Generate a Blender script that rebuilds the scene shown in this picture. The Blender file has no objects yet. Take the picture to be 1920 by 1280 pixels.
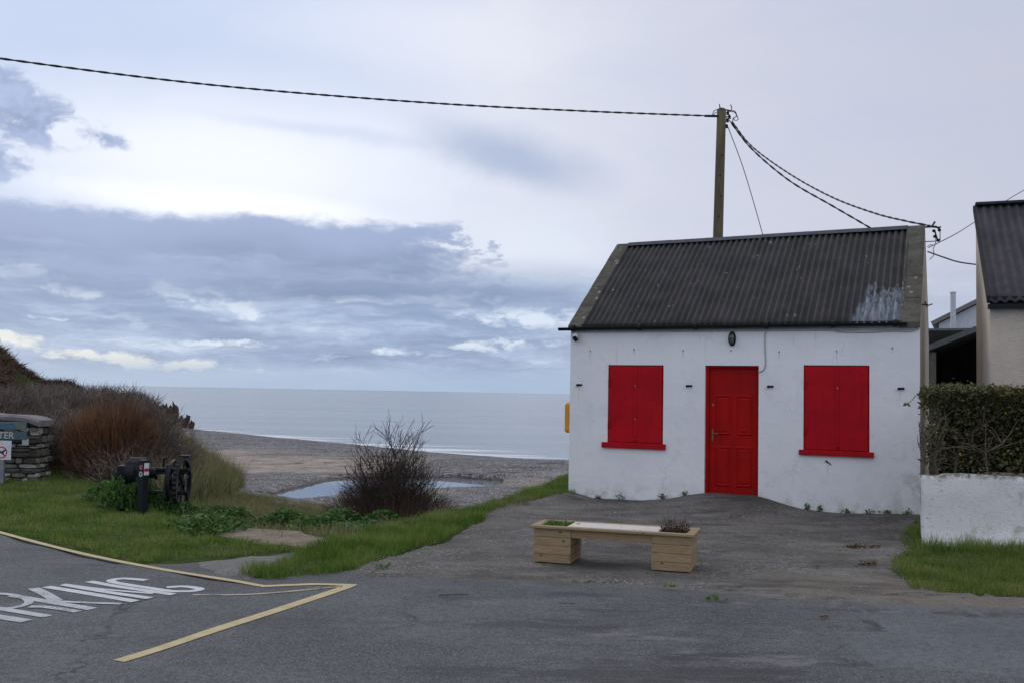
import bpy, math, random
import numpy as np
from mathutils import Vector, Matrix
from mathutils.geometry import delaunay_2d_cdt
random.seed(7); rng = np.random.default_rng(11)
PI = math.pi; rad = math.radians
S = bpy.context.scene; COL = S.collection
# ------------------------------------------------------------------ camera
FPX = 1867.0; PITCH = math.atan(95.6 / FPX); ROLL = 0.0185; EYE = 1.8
cam_d = bpy.data.cameras.new('camera'); cam = bpy.data.objects.new('camera', cam_d); COL.objects.link(cam)
cam_d.sensor_width = 36; cam_d.lens = 36 * FPX / 1920; cam_d.clip_start = 0.05; cam_d.clip_end = 60000
RM = Matrix.Rotation(PI / 2 + PITCH, 3, 'X') @ Matrix.Rotation(ROLL, 3, 'Z')
cam.matrix_world = Matrix.Translation((0, 0, EYE)) @ RM.to_4x4()
S.camera = cam
# ------------------------------------------------------------------ exposure
S.view_settings.view_transform = 'Standard'; S.view_settings.look = 'None'
S.view_settings.gamma = 1; S.view_settings.exposure = 0.16
# ------------------------------------------------------------------ sun (soft, behind cloud over the sea to the left)
SUN_AZ = rad(-38); SUN_EL = rad(30)
sl = bpy.data.lights.new('sun', 'SUN'); sl.energy = 0.5; sl.angle = rad(25); sl.color = (1.0, 0.95, 0.88)
so = bpy.data.objects.new('sun', sl); COL.objects.link(so)
sd = Vector((math.sin(SUN_AZ) * math.cos(SUN_EL), math.cos(SUN_AZ) * math.cos(SUN_EL), math.sin(SUN_EL)))
so.rotation_euler = sd.to_track_quat('Z', 'Y').to_euler(); so.location = sd * 50

def lin(r, g, b):
    f = lambda c: (c / 255 / 12.92) if c / 255 <= .04045 else ((c / 255 + .055) / 1.055) ** 2.4
    return (f(r), f(g), f(b), 1)

class NT:
    """small builder for shader node trees"""
    def __init__(s, nt): s.nt = nt; s.n = nt.nodes; s.l = nt.links
    def new(s, t, **kw):
        n = s.n.new(t)
        for k, v in kw.items(): setattr(n, k, v)
        return n
    def put(s, sock, v):
        if isinstance(v, bpy.types.NodeSocket): s.l.new(v, sock)
        elif v is not None:
            try: sock.default_value = v
            except Exception: sock.default_value = (v, v, v)
    def m(s, op, a, b=None, c=None, clamp=False):
        n = s.new('ShaderNodeMath', operation=op, use_clamp=clamp)
        s.put(n.inputs[0], a)
        if b is not None: s.put(n.inputs[1], b)
        if c is not None: s.put(n.inputs[2], c)
        return n.outputs[0]
    def vm(s, op, a, b=None, out=0):
        n = s.new('ShaderNodeVectorMath', operation=op); s.put(n.inputs[0], a)
        if b is not None: s.put(n.inputs[1], b)
        return n.outputs[out]
    def ss(s, v, a, b, lo=0., hi=1.):
        n = s.new('ShaderNodeMapRange', interpolation_type='SMOOTHSTEP')
        s.put(n.inputs[0], v); s.put(n.inputs[1], a); s.put(n.inputs[2], b); s.put(n.inputs[3], lo); s.put(n.inputs[4], hi)
        return n.outputs[0]
    def noise(s, vec, scale, detail=4, rough=.55, dist=0., out=0):
        n = s.new('ShaderNodeTexNoise'); s.put(n.inputs['Vector'], vec)
        n.inputs['Scale'].default_value = scale; n.inputs['Detail'].default_value = detail
        n.inputs['Roughness'].default_value = rough; n.inputs['Distortion'].default_value = dist
        return n.outputs[out]
    def mix(s, f, a, b, blend='MIX'):
        n = s.new('ShaderNodeMix', data_type='RGBA', blend_type=blend)
        s.put(n.inputs[0], f); s.put(n.inputs[6], a); s.put(n.inputs[7], b)
        return n.outputs[2]
    def comb(s, x, y, z):
        n = s.new('ShaderNodeCombineXYZ'); s.put(n.inputs[0], x); s.put(n.inputs[1], y); s.put(n.inputs[2], z); return n.outputs[0]
    def sep(s, v):
        n = s.new('ShaderNodeSeparateXYZ'); s.put(n.inputs[0], v); return n.outputs
    def ramp(s, f, stops, interp='LINEAR'):
        n = s.new('ShaderNodeValToRGB'); s.put(n.inputs[0], f); cr = n.color_ramp; cr.interpolation = interp
        while len(cr.elements) < len(stops): cr.elements.new(.5)
        for e, (p, c) in zip(cr.elements, stops): e.position = p; e.color = c if len(c) == 4 else (*c, 1)
        return n.outputs[0]
    def bump(s, h, strength, dist, normal=None):
        n = s.new('ShaderNodeBump'); n.inputs['Strength'].default_value = strength; n.inputs['Distance'].default_value = dist
        s.put(n.inputs['Height'], h)
        if normal is not None: s.put(n.inputs['Normal'], normal)
        return n.outputs[0]

# ------------------------------------------------------------------ sky
W = bpy.data.worlds.new('World'); S.world = W; W.use_nodes = True
W.node_tree.nodes.clear(); T = NT(W.node_tree)
dirv = T.vm('NORMALIZE', T.new('ShaderNodeTexCoord').outputs['Generated'])
dx, dy, dz = T.sep(dirv)
U0 = T.m('MULTIPLY', T.m('ARCTAN2', dx, dy), 1.867)
V0 = T.m('MULTIPLY', T.m('ARCSINE', dz), 1.867)
uv0 = T.comb(U0, V0, 0.0)
wq = T.vm('MULTIPLY', uv0, (1.0, 1.6, 1.0))
wn = T.vm('SUBTRACT', T.noise(wq, 7.0, 5, .6, out=1), (.5, .5, .5))
wl = T.vm('SUBTRACT', T.noise(wq, 2.2, 2, .5, out=1), (.5, .5, .5))
uvw = T.vm('ADD', T.vm('ADD', uv0, T.vm('MULTIPLY', wn, (.11, .042, 0))), T.vm('MULTIPLY', wl, (.12, .03, 0)))
u_, v_, _ = T.sep(uvw)
def blob(x, y, rx, ry, soft=.6, slope=0., src=None):
    cu = (x - 960) / 1000; cv = (736 + .0185 * (x - 960) - y) / 1000
    p = T.vm('SUBTRACT', src or uvw, (cu, cv, 0))
    if slope:
        a, b, _ = T.sep(p); p = T.comb(a, T.m('SUBTRACT', b, T.m('MULTIPLY', a, slope)), 0.)
    p = T.vm('MULTIPLY', p, (1000 / rx, 1000 / ry, 0))
    return T.ss(T.vm('LENGTH', p, out=1), 1.0, 1.0 - soft)
mx = lambda *a: a[0] if len(a) == 1 else T.m('MAXIMUM', a[0], mx(*a[1:]))
# thin high cloud
c = T.ramp(T.ss(u_, -1.3, 1.3), [(0, lin(183, 199, 229)), (.30, lin(204, 214, 236)), (.5, lin(219, 222, 233)), (.68, lin(203, 206, 221)), (1, lin(190, 193, 208))])
# rest of the dome: pale overcast, brightened behind the camera to light the cottage wall
c = T.mix(T.ss(V0, .75, 1.6), c, lin(210, 213, 221)); c = T.mix(T.ss(T.m('ABSOLUTE', U0), 1.5, 3.0), c, lin(219, 223, 237))
veil = T.noise(T.vm('MULTIPLY', uvw, (1.2, 3.0, 1)), 1.6, 6, .6)
c = T.mix(T.ss(veil, .35, .72, 0, .22), c, lin(172, 186, 216))
c = T.mix(T.m('MULTIPLY', blob(420, 330, 620, 210, .95), .75), c, lin(248, 250, 255))
c = T.mix(T.m('MULTIPLY', blob(820, 90, 420, 110, .95), .35), c, lin(238, 238, 246))
c = T.mix(T.m('MULTIPLY', blob(1010, 470, 260, 110, .95), .5), c, lin(222, 229, 242))
c = T.mix(T.m('MULTIPLY', blob(955, 298, 260, 75, .9, -.20), .80), c, lin(160, 174, 204))
c = T.mix(T.m('MULTIPLY', blob(600, 262, 330, 22, .9, -.05), .35), c, lin(178, 192, 224))
# bright rim above the long bank
c = T.mix(T.m('MULTIPLY', blob(430, 398, 430, 40, .9, -.04), .8), c, lin(250, 252, 255))
puff = T.noise(T.vm('MULTIPLY', uvw, (1, 1.4, 1)), 16, 5, .6)
pm_ = mx(blob(5, 240, 200, 120, .9, -.25), blob(110, 285, 150, 75, 1.), blob(5, 348, 150, 75, .9), T.m('MULTIPLY', blob(205, 303, 110, 26, 1., -.1), .8), T.m('MULTIPLY', blob(90, 355, 55, 22, .8), .6), blob(0, 335, 105, 62, .8))
pm2 = T.m('MULTIPLY', T.ss(T.m('ADD', pm_, T.m('MULTIPLY', T.m('MULTIPLY', T.m('SUBTRACT', puff, .49), 3.0), T.m('MULTIPLY', pm_, 2.2, clamp=True))), .18, .8), .92)
c = T.mix(pm2, c, T.mix(T.ss(puff, .35, .65), lin(118, 136, 178), lin(160, 176, 212)))
# layered stratus below
st = T.noise(T.vm('MULTIPLY', uvw, (1.0, 6.5, 1)), 3.6, 7, .62)
st2 = T.noise(T.vm('MULTIPLY', uvw, (1.4, 6.0, 1)), 9.0, 5, .55)
st3 = T.noise(T.vm('MULTIPLY', uvw, (1.4, 3.2, 1)), 13.0, 6, .62)
low = T.ss(V0, .27, .17)
lowr = T.m('MULTIPLY', low, T.m('ADD', T.ss(U0, .55, -.10), T.m('MULTIPLY', T.ss(U0, -.2, .6), .35), clamp=True))
strat = T.ramp(st, [(.34, lin(112, 135, 174)), (.48, lin(134, 156, 192)), (.58, lin(160, 180, 211)), (.72, lin(206, 219, 237))])
strat = T.mix(T.ss(st2, .54, .72, 0, .5), strat, lin(184, 201, 226))
c = T.mix(T.m('MULTIPLY', lowr, .93), c, strat)
gap = mx(blob(375, 562, 130, 40, 1., -.12), blob(465, 580, 120, 26, 1., -.1), T.m('MULTIPLY', blob(100, 535, 110, 30, 1.), .8), T.m('MULTIPLY', blob(830, 562, 200, 18, 1., .05), .9), T.m('MULTIPLY', blob(680, 565, 120, 14, 1.), .8), T.m('MULTIPLY', blob(200, 560, 130, 16, 1.), .6), T.m('MULTIPLY', blob(960, 645, 160, 16, 1.), .7),
         blob(1000, 594, 260, 34, 1., 0), T.m('MULTIPLY', blob(460, 645, 130, 14, 1.), .95), T.m('MULTIPLY', blob(755, 660, 80, 11, 1.), .95), T.m('MULTIPLY', blob(880, 652, 90, 11, 1.), .8), T.m('MULTIPLY', blob(150, 607, 50, 6, .9), .6))
c = T.mix(T.m('MULTIPLY', T.ss(T.m('ADD', gap, T.m('MULTIPLY', T.m('MULTIPLY', T.m('SUBTRACT', st3, .5), 4.2), T.m('MULTIPLY', gap, 2.5, clamp=True))), .15, 1.15), .85), c, lin(214, 225, 240))
# long dark bank
vb = T.m('ADD', v_, T.m('MULTIPLY', T.m('SUBTRACT', st3, .5), .045)); ub = T.m('ADD', u_, T.m('MULTIPLY', T.m('SUBTRACT', st3, .5), .5))
top = T.m('SUBTRACT', .308, T.ss(ub, -.16, .06, 0, .11))
bank = T.m('MULTIPLY', T.m('MULTIPLY', T.ss(vb, T.m('ADD', top, .010), T.m('SUBTRACT', top, .016)), T.ss(T.m('ADD', v_, T.m('MULTIPLY', T.m('SUBTRACT', st, .5), .22)), .14, .25)), T.ss(ub, .05, -.20))
bankw = T.m('MULTIPLY', T.m('MULTIPLY', T.ss(v_, .145, .17), T.ss(v_, .225, .185)), T.ss(u_, .17, .03))
bcol = T.mix(T.ss(T.noise(T.vm('MULTIPLY', uvw, (1, 2.4, 1)), 3.4, 5, .55), .3, .7), lin(110, 126, 161), lin(146, 163, 197)); bcol = T.mix(T.ss(v_, .20, .31), bcol, lin(150, 165, 200)); bcol = T.mix(T.m('MULTIPLY', T.ss(v_, .27, .22), .35), bcol, lin(112, 133, 172))
c = T.mix(T.m('MULTIPLY', T.m('MAXIMUM', bank, T.m('MULTIPLY', bankw, .7)), .95), c, bcol)
# cream openings low on the left and the even band over the sea
cream = mx(blob(60, 650, 140, 34, .9, 0), blob(300, 680, 330, 20, .95, -.06))
c = T.mix(T.m('MULTIPLY', T.ss(T.m('ADD', cream, T.m('MULTIPLY', T.m('MULTIPLY', T.m('SUBTRACT', st3, .5), 3.2), T.m('MULTIPLY', cream, 3., clamp=True))), .25, .95), .88), c, lin(222, 227, 226))
c = T.mix(T.ss(V0, .062, .018, 0, .9), c, lin(158, 181, 210))
sky = T.new('ShaderNodeTexSky', sky_type='NISHITA', sun_disc=False, sun_elevation=SUN_EL, sun_rotation=SUN_AZ)
bg1 = T.new('ShaderNodeBackground'); T.put(bg1.inputs[0], sky.outputs[0]); bg1.inputs[1].default_value = .1
bg2 = T.new('ShaderNodeBackground'); T.put(bg2.inputs[0], c); bg2.inputs[1].default_value = 1.0
mixs = T.new('ShaderNodeMixShader'); mixs.inputs[0].default_value = .94
T.l.new(bg1.outputs[0], mixs.inputs[1]); T.l.new(bg2.outputs[0], mixs.inputs[2])
T.l.new(mixs.outputs[0], T.new('ShaderNodeOutputWorld').inputs[0])

# ------------------------------------------------------------------ materials
def mat(name, fn):
    m = bpy.data.materials.new(name); m.use_nodes = True; m.node_tree.nodes.clear(); t = NT(m.node_tree)
    b = t.new('ShaderNodeBsdfPrincipled'); o = t.new('ShaderNodeOutputMaterial'); t.l.new(b.outputs[0], o.inputs[0])
    fn(t, b); return m
def objc(t): return t.new('ShaderNodeTexCoord').outputs['Object']
def posc(t): return t.new('ShaderNodeNewGeometry').outputs['Position']
def setp(t, b, col=None, rough=None, spec=None, metal=None, normal=None):
    if col is not None: t.put(b.inputs['Base Color'], col)
    if rough is not None: t.put(b.inputs['Roughness'], rough)
    if spec is not None: t.put(b.inputs['Specular IOR Level'], spec)
    if metal is not None: t.put(b.inputs['Metallic'], metal)
    if normal is not None: t.put(b.inputs['Normal'], normal)
def simple(name, a, bcol, scale=6, rough=.7, bump=.2, bscale=40, spec=.4, metal=0., stretch=(1, 1, 1), bd=.01):
    def fn(t, b):
        p = t.vm('MULTIPLY', objc(t), stretch); n = t.noise(p, scale, 6, .6)
        c_ = t.mix(t.ss(n, .3, .7), (*a, 1), (*bcol, 1))
        c_ = t.mix(t.ss(t.noise(p, scale * 7, 3), .35, .7, 0, .35), c_, (*[x * .55 for x in a], 1))
        setp(t, b, c_, rough, spec, metal, t.bump(t.noise(p, bscale, 4), bump, bd))
    return mat(name, fn)
M = {}
def f_wall(t, b):
    p = objc(t); n1 = t.noise(p, 1.1, 4); n2 = t.noise(p, 9, 6, .6); n3 = t.noise(p, 55, 3); x, y, z = t.sep(p)
    c_ = t.mix(t.ss(n1, .3, .7), (.80, .81, .82, 1), (.86, .865, .87, 1))
    c_ = t.mix(t.ss(n2, .56, .8, 0, .35), c_, (.60, .60, .57, 1))
    low_ = t.m('MULTIPLY', t.ss(z, .42, .02), t.ss(t.noise(p, 5, 5, .65), .42, .7))
    c_ = t.mix(t.m('MULTIPLY', low_, .55), c_, (.36, .36, .28, 1))
    st_ = t.noise(t.vm('MULTIPLY', p, (7, 7, .5)), 1.4, 4)
    c_ = t.mix(t.m('MULTIPLY', t.ss(st_, .6, .78), t.ss(z, 1.9, 2.9)), c_, (.52, .52, .47, 1))
    for k_, (hu, hz, ln) in enumerate(((.369, 2.53, .30), (1.159, 2.56, .12), (2.012, 2.54, .16), (3.584, 2.52, .18), (4.47, 2.53, .26), (5.286, 2.58, .1), (.165, 1.95, .45), (5.40, 1.96, .2), (4.34, .77, .25))):
        wob = t.m('ADD', x, t.m('MULTIPLY', t.m('SUBTRACT', n2, .5), .05)); sx_ = t.ss(t.m('ABSOLUTE', t.m('SUBTRACT', wob, hu)), .016, .003)
        c_ = t.mix(t.m('MULTIPLY', t.m('MULTIPLY', sx_, t.m('MULTIPLY', t.ss(z, hz - ln, hz), t.ss(z, hz + .02, hz))), .4), c_, (.42, .34, .24, 1))
    alg = t.m('MULTIPLY', t.m('MULTIPLY', t.ss(x, 5.0, 5.68), t.ss(z, 1.5, .3)), t.ss(t.noise(p, 3.5, 6, .7), .44, .6))
    c_ = t.mix(t.m('MULTIPLY', alg, .6), c_, (.42, .42, .35, 1))
    pt_ = t.noise(p, 1.7, 6, .7); c_ = t.mix(t.ss(pt_, .55, .60, 0, .16), c_, (.62, .63, .62, 1)); c_ = t.mix(t.ss(pt_, .42, .38, 0, .5), c_, (.84, .845, .84, 1))
    hl = t.new('ShaderNodeTexVoronoi', feature='DISTANCE_TO_EDGE'); t.put(hl.inputs['Vector'], t.vm('ADD', p, t.vm('MULTIPLY', t.noise(p, 2.5, 6, .75, out=1), (.7, .7, .7)))); hl.inputs['Scale'].default_value = .75
    c_ = t.mix(t.m('MULTIPLY', t.ss(hl.outputs['Distance'], .007, .002), t.ss(t.noise(p, .9, 2), .5, .62, 0, .35)), c_, (.36, .36, .35, 1))
    sp = t.noise(p, 120, 2); c_ = t.mix(t.ss(sp, .72, .8, 0, .5), c_, (.3, .3, .27, 1))
    h = t.m('ADD', t.m('MULTIPLY', n2, .7), t.m('ADD', t.m('MULTIPLY', n3, .22), t.m('MULTIPLY', t.noise(p, 2.4, 3), 1.5)))
    setp(t, b, c_, .85, .25, None, t.bump(h, .35, .02))
M['wall'] = mat('white_render', f_wall)
def f_roof(t, b):
    p = objc(t); x, y, z = t.sep(p); n = t.noise(p, 2.2, 6, .65); n2 = t.noise(p, 14, 5, .7)
    c_ = t.mix(t.ss(n, .35, .65), (.020, .019, .020, 1), (.046, .042, .043, 1))
    c_ = t.mix(t.ss(n2, .52, .7, 0, .7), c_, (.024, .024, .024, 1))
    c_ = t.mix(t.ss(t.noise(p, 38, 4, .7), .60, .74, 0, .6), c_, (.12, .12, .12, 1))
    c_ = t.mix(t.m('MULTIPLY', t.ss(t.noise(p, 3.1, 5), .56, .7), .45), c_, (.045, .048, .028, 1))
    c_ = t.mix(t.ss(t.noise(p, 9.0, 2, .4, 1.5), .735, .755), c_, (.30, .30, .29, 1))
    # bare grey-blue metal where the dark coat has peeled
    wv = t.vm('ADD', p, t.vm('MULTIPLY', t.vm('SUBTRACT', t.noise(t.vm('MULTIPLY', p, (2.2, .8, .8)), 3.6, 5, .6, out=1), (.5, .5, .5)), (.22, 1.0, 0)))
    wx, wy, wz = t.sep(wv)
    ms = t.m('MULTIPLY', t.m('MULTIPLY', t.ss(t.m('SUBTRACT', wx, t.m('MULTIPLY', wy, .22)), 4.64, 4.74), t.ss(wx, 5.44, 5.40)), t.ss(wy, .86, .78))
    ms = t.m('MULTIPLY', ms, t.ss(t.m('ADD', t.noise(t.vm('MULTIPLY', p, (3, .8, .8)), 7, 5, .7), t.ss(y, .75, .2, 0, .12)), .38, .60))
    mc = t.mix(t.ss(t.noise(t.vm('MULTIPLY', p, (5, .7, .7)), 5, 4), .35, .65), (.11, .13, .155, 1), (.25, .275, .31, 1))
    c_ = t.mix(ms, c_, mc)
    setp(t, b, c_, .66, .35, None, t.bump(t.m('ADD', n2, t.noise(p, 60, 3)), .5, .01))
M['roof'] = mat('corrugated_sheet', f_roof)
def f_roof2(t, b):
    p = objc(t); n = t.noise(p, 2.2, 6, .65)
    c_ = t.mix(t.ss(n, .35, .65), (.038, .036, .043, 1), (.07, .062, .07, 1))
    c_ = t.mix(t.ss(t.noise(p, 14, 5, .7), .5, .7, 0, .7), c_, (.028, .027, .027, 1))
    c_ = t.mix(t.ss(t.noise(p, 40, 4, .7), .62, .74, 0, .5), c_, (.14, .14, .14, 1))
    setp(t, b, c_, .85, .3, None, t.bump(t.noise(p, 40, 3), .5, .01))
M['roof_neighbour'] = mat('weathered_corrugated_sheet', f_roof2)
def f_coping(t, b):
    p = objc(t); n = t.noise(p, 3, 6, .6)
    c_ = t.mix(t.ss(n, .3, .7), (.085, .078, .062, 1), (.14, .13, .108, 1))
    c_ = t.mix(t.ss(t.noise(p, 13, 6, .7), .5, .7, 0, .75), c_, (.045, .042, .032, 1))
    v = t.new('ShaderNodeTexVoronoi'); t.put(v.inputs['Vector'], t.vm('ADD', p, t.vm('MULTIPLY', t.noise(p, 9, 3, out=1), (.13, .13, .13)))); v.inputs['Scale'].default_value = 6.5
    lich = t.m('MULTIPLY', t.ss(v.outputs['Distance'], .30, .2), t.ss(t.noise(p, 2.6, 2), .48, .58))
    c_ = t.mix(t.m('MULTIPLY', lich, .7), c_, (.36, .35, .33, 1))
    setp(t, b, c_, .92, .2, None, t.bump(t.m('ADD', t.noise(p, 14, 5), t.noise(p, 70, 3)), .8, .02))
M['coping'] = mat('lichened_concrete', f_coping)
def f_red(a, bb, fade=.0):
    def fn(t, b):
        p = objc(t); n = t.noise(p, 2.3, 5, .6)
        c_ = t.mix(t.ss(n, .3, .7), (*a, 1), (*bb, 1))
        st_ = t.noise(t.vm('MULTIPLY', p, (8, 8, .6)), 2, 4)
        c_ = t.mix(t.ss(st_, .5, .75, 0, .35), c_, (*[q * .62 for q in a], 1))
        c_ = t.mix(t.ss(t.noise(p, 26, 5, .75), .68, .76, 0, fade), c_, (.38, .12, .13, 1))
        setp(t, b, c_, t.ss(n, .3, .7, .5, .65), .16, None, t.bump(t.m('ADD', t.noise(t.vm('MULTIPLY', p, (14, 14, 1)), 5, 3), t.noise(p, 6, 3)), .35, .006))
    return mat('red_paint', fn)
M['red'] = f_red((.38, .002, .008), (.50, .004, .012), .35)
M['red_door'] = f_red((.32, .002, .0015), (.42, .0035, .0025), .05)
M['black_plastic'] = simple('black_plastic', (.007, .008, .010), (.012, .013, .016), 3, .5, .05, 20, .22)
M['black_iron'] = simple('black_iron', (.005, .006, .009), (.011, .013, .018), 9, .5, .4, 60, .25)
M['rust'] = simple('rusty_iron', (.05, .03, .02), (.11, .06, .03), 30, .8, .4, 80)
M['pale_cable'] = simple('painted_cable', (.42, .42, .42), (.50, .50, .49), 9, .6, .1)
M['wire'] = simple('black_wire', (.016, .018, .018), (.035, .036, .030), 14, .55, .1)
M['steel'] = simple('galvanised_steel', (.22, .24, .26), (.34, .36, .38), 8, .45, .15, 30, .5, .6)
M['white_plastic'] = simple('white_plastic', (.62, .62, .60), (.68, .68, .66), 4, .4, .05)
M['glass_grey'] = simple('lamp_glass', (.16, .17, .14), (.24, .25, .20), 20, .2, .1)
M['yellow'] = simple('yellow_plastic', (.78, .32, .012), (.82, .37, .02), 3, .4, .05)
M['green_label'] = simple('green_label', (.03, .16, .07), (.04, .19, .08), 3, .5, .02)
M['brass'] = simple('tarnished_brass', (.16, .12, .05), (.26, .20, .09), 20, .4, .2, 30, .5, .7)
M['pole'] = simple('pole_timber', (.105, .088, .052), (.165, .135, .085), 4, .85, .6, 12, .2, 0, (4, 4, .35), .02)
M['pole_label'] = simple('grey_tag', (.05, .05, .05), (.08, .08, .08), 5, .6)
def f_wood(a, bb):
    def fn(t, b):
        p = objc(t); g = t.noise(t.vm('MULTIPLY', p, (1.2, 14, 14)), 5, 5, .6, .4); n = t.noise(p, 4, 4)
        r = t.new('ShaderNodeNewGeometry').outputs['Random Per Island']
        c_ = t.mix(t.ss(g, .3, .7), (*a, 1), (*bb, 1)); c_ = t.mix(t.m('MULTIPLY', r, .35), c_, (*[q * .6 for q in a], 1))
        v = t.new('ShaderNodeTexVoronoi'); t.put(v.inputs['Vector'], t.vm('MULTIPLY', p, (1, 1.6, 1.6))); v.inputs['Scale'].default_value = 7.5
        c_ = t.mix(t.ss(v.outputs['Distance'], .17, .08, 0, .9), c_, (.055, .028, .014, 1))
        c_ = t.mix(t.ss(n, .55, .8, 0, .4), c_, (*[q * .5 for q in a], 1))
        setp(t, b, c_, .75, .3, None, t.bump(g, .3, .006))
    return mat('pine_board', fn)
M['pine'] = f_wood((.28, .195, .105), (.39, .29, .17))
M['pine_top'] = f_wood((.60, .56, .51), (.70, .66, .61))
M['soil'] = simple('dark_soil', (.02, .015, .01), (.04, .028, .018), 30, .95, .8, 60)
M['pebbledash'] = None
def f_dash(t, b):
    p = objc(t); n1 = t.noise(p, 1.3, 4)
    c_ = t.mix(t.ss(n1, .3, .7), (.58, .50, .415, 1), (.70, .61, .51, 1))
    c_ = t.mix(t.ss(t.noise(p, 90, 3, .6), .62, .72, 0, .5), c_, (.14, .125, .12, 1))
    c_ = t.mix(t.ss(t.noise(t.vm('MULTIPLY', p, (1, 1, 2.5)), 22, 4, .7), .66, .72, 0, .65), c_, (.10, .09, .095, 1))
    c_ = t.mix(t.ss(t.noise(p, 2.8, 4), .55, .75, 0, .35), c_, (.40, .40, .40, 1))
    setp(t, b, c_, .95, .15, None, t.bump(t.m('ADD', t.noise(p, 70, 3), t.noise(p, 18, 4)), .9, .02))
M['pebbledash'] = mat('pebbledash_render', f_dash)
def f_garden(t, b):
    p = objc(t); n2 = t.noise(p, 8, 6, .65)
    c_ = t.mix(t.ss(t.noise(p, 1.5, 4), .3, .7), (.70, .70, .69, 1), (.80, .80, .78, 1))
    pit = t.noise(t.vm('MULTIPLY', p, (1, 1, 2.2)), 17, 5, .68)
    c_ = t.mix(t.ss(pit, .57, .68, 0, .75), c_, (.30, .31, .29, 1))
    x, y, z = t.sep(p)
    c_ = t.mix(t.m('MULTIPLY', t.ss(t.noise(p, 2.7, 5, .7), .53, .70), .65), c_, (.36, .38, .24, 1))
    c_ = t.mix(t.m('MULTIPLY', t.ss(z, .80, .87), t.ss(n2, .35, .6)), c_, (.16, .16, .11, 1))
    setp(t, b, c_, .92, .2, None, t.bump(t.m('ADD', t.m('MULTIPLY', n2, .8), t.m('MULTIPLY', pit, 1.4)), .4, .014))
M['garden_wall'] = mat('old_whitewash', f_garden)
def f_road(t, b, a=(.076, .077, .081), bb=(.140, .142, .147), g=.8, mixyard=True, allyard=False):
    p = posc(t); x, y, z = t.sep(p)
    n = t.noise(p, .45, 8, .7); f1 = t.noise(p, 70, 2, .8); f2 = t.noise(p, 17, 6, .78)
    c_ = t.mix(t.ss(n, .32, .68), (*a, 1), (*bb, 1))
    c_ = t.mix(t.ss(f2, .45, .62, 0, .5), c_, (*[q * .55 for q in a], 1))
    c_ = t.mix(t.ss(f1, .54, .68, 0, g), c_, (*[min(1, q * 1.8) for q in bb], 1))
    c_ = t.mix(t.ss(f1, .46, .34, 0, .6), c_, (*[q * .4 for q in a], 1))
    hgt = t.m('ADD', f1, t.m('MULTIPLY', f2, .7))
    if mixyard:
        # worn, grittier, browner surface over the forecourt, fading into the road
        v = t.new('ShaderNodeTexVoronoi'); t.put(v.inputs['Vector'], p); v.inputs['Scale'].default_value = 62
        yc_ = t.mix(t.ss(t.noise(p, .9, 7, .68), .36, .62), (.072, .067, .062, 1), (.155, .143, .128, 1))
        yc_ = t.mix(t.ss(f2, .44, .62, 0, .5), yc_, (.045, .042, .038, 1))
        yc_ = t.mix(t.ss(f1, .56, .70, 0, .45), yc_, (.25, .24, .22, 1)); yc_ = t.mix(t.ss(f1, .44, .33, 0, .5), yc_, (.032, .030, .027, 1))
        yc_ = t.mix(t.m('MULTIPLY', t.ss(t.sep(v.outputs['Color'])[0], .80, .95), t.ss(t.noise(p, 1.2, 4), .42, .62, .05, .8)), yc_, (.34, .32, .30, 1))
        yc_ = t.mix(t.ss(t.noise(p, .8, 6, .72), .53, .66, 0, .5), yc_, (.095, .090, .058, 1))
        yc_ = t.mix(t.m('MULTIPLY', t.ss(t.noise(t.vm('MULTIPLY', p, (.6, 1.6, 1)), 1.0, 6, .7), .56, .68), .55), yc_, (.20, .178, .148, 1))
        tn = t.noise(p, 1.1, 6, .7)
        tan = t.m('MULTIPLY', t.ss(x, 1.6, 3.4), t.m('MULTIPLY', t.ss(t.m('ADD', y, t.m('MULTIPLY', tn, 1.6)), 11.4, 10.4), t.ss(tn, .34, .55, .35, 1)))
        yc_ = t.mix(t.m('MULTIPLY', tan, .7), yc_, (.205, .175, .135, 1))
        if not allyard:
            yb_ = t.ss(x, -1.5, 4.5, 10.25, 9.05)
            yness = t.m('MULTIPLY', t.ss(t.m('ADD', t.m('SUBTRACT', y, yb_), t.m('MULTIPLY', t.m('SUBTRACT', tn, .5), 1.5)), -.55, .15), t.ss(x, -2.2, -.9))
            c_ = t.mix(yness, c_, yc_)
        else: c_ = yc_
        hgt = t.m('ADD', hgt, t.m('MULTIPLY', v.outputs['Distance'], .4))
        # stains and tracks across the open ground
        s1 = t.noise(t.vm('MULTIPLY', p, (.45, 1.5, 1)), .8, 7, .7); s2 = t.noise(t.vm('ADD', t.vm('MULTIPLY', p, (.8, 1.9, 1)), (7, 3, 0)), 1.2, 7, .75)
        rt = t.ss(x, -1.2, 1.0, .35, 1)
        c_ = t.mix(t.m('MULTIPLY', t.ss(s1, .51, .61, 0, .68), rt), c_, (.048, .046, .045, 1))
        c_ = t.mix(t.m('MULTIPLY', t.ss(s2, .54, .64, 0, .55), rt), c_, (.21, .205, .195, 1))
        c_ = t.mix(t.ss(t.noise(p, 2.4, 6, .75), .59, .68, 0, .45), c_, (.072, .060, .052, 1))
        ck = t.new('ShaderNodeTexVoronoi', feature='DISTANCE_TO_EDGE'); t.put(ck.inputs['Vector'], t.vm('ADD', p, t.vm('MULTIPLY', t.noise(p, 1.3, 5, .7, out=1), (1.2, 1.2, 0)))); ck.inputs['Scale'].default_value = .28
        c_ = t.mix(t.m('MULTIPLY', t.ss(ck.outputs['Distance'], .010, .004), t.ss(n, .48, .6, 0, .7)), c_, (.03, .029, .028, 1))
    setp(t, b, c_, .82, .25, None, t.bump(hgt, .8, .010))
M['road'] = mat('asphalt', f_road)
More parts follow.
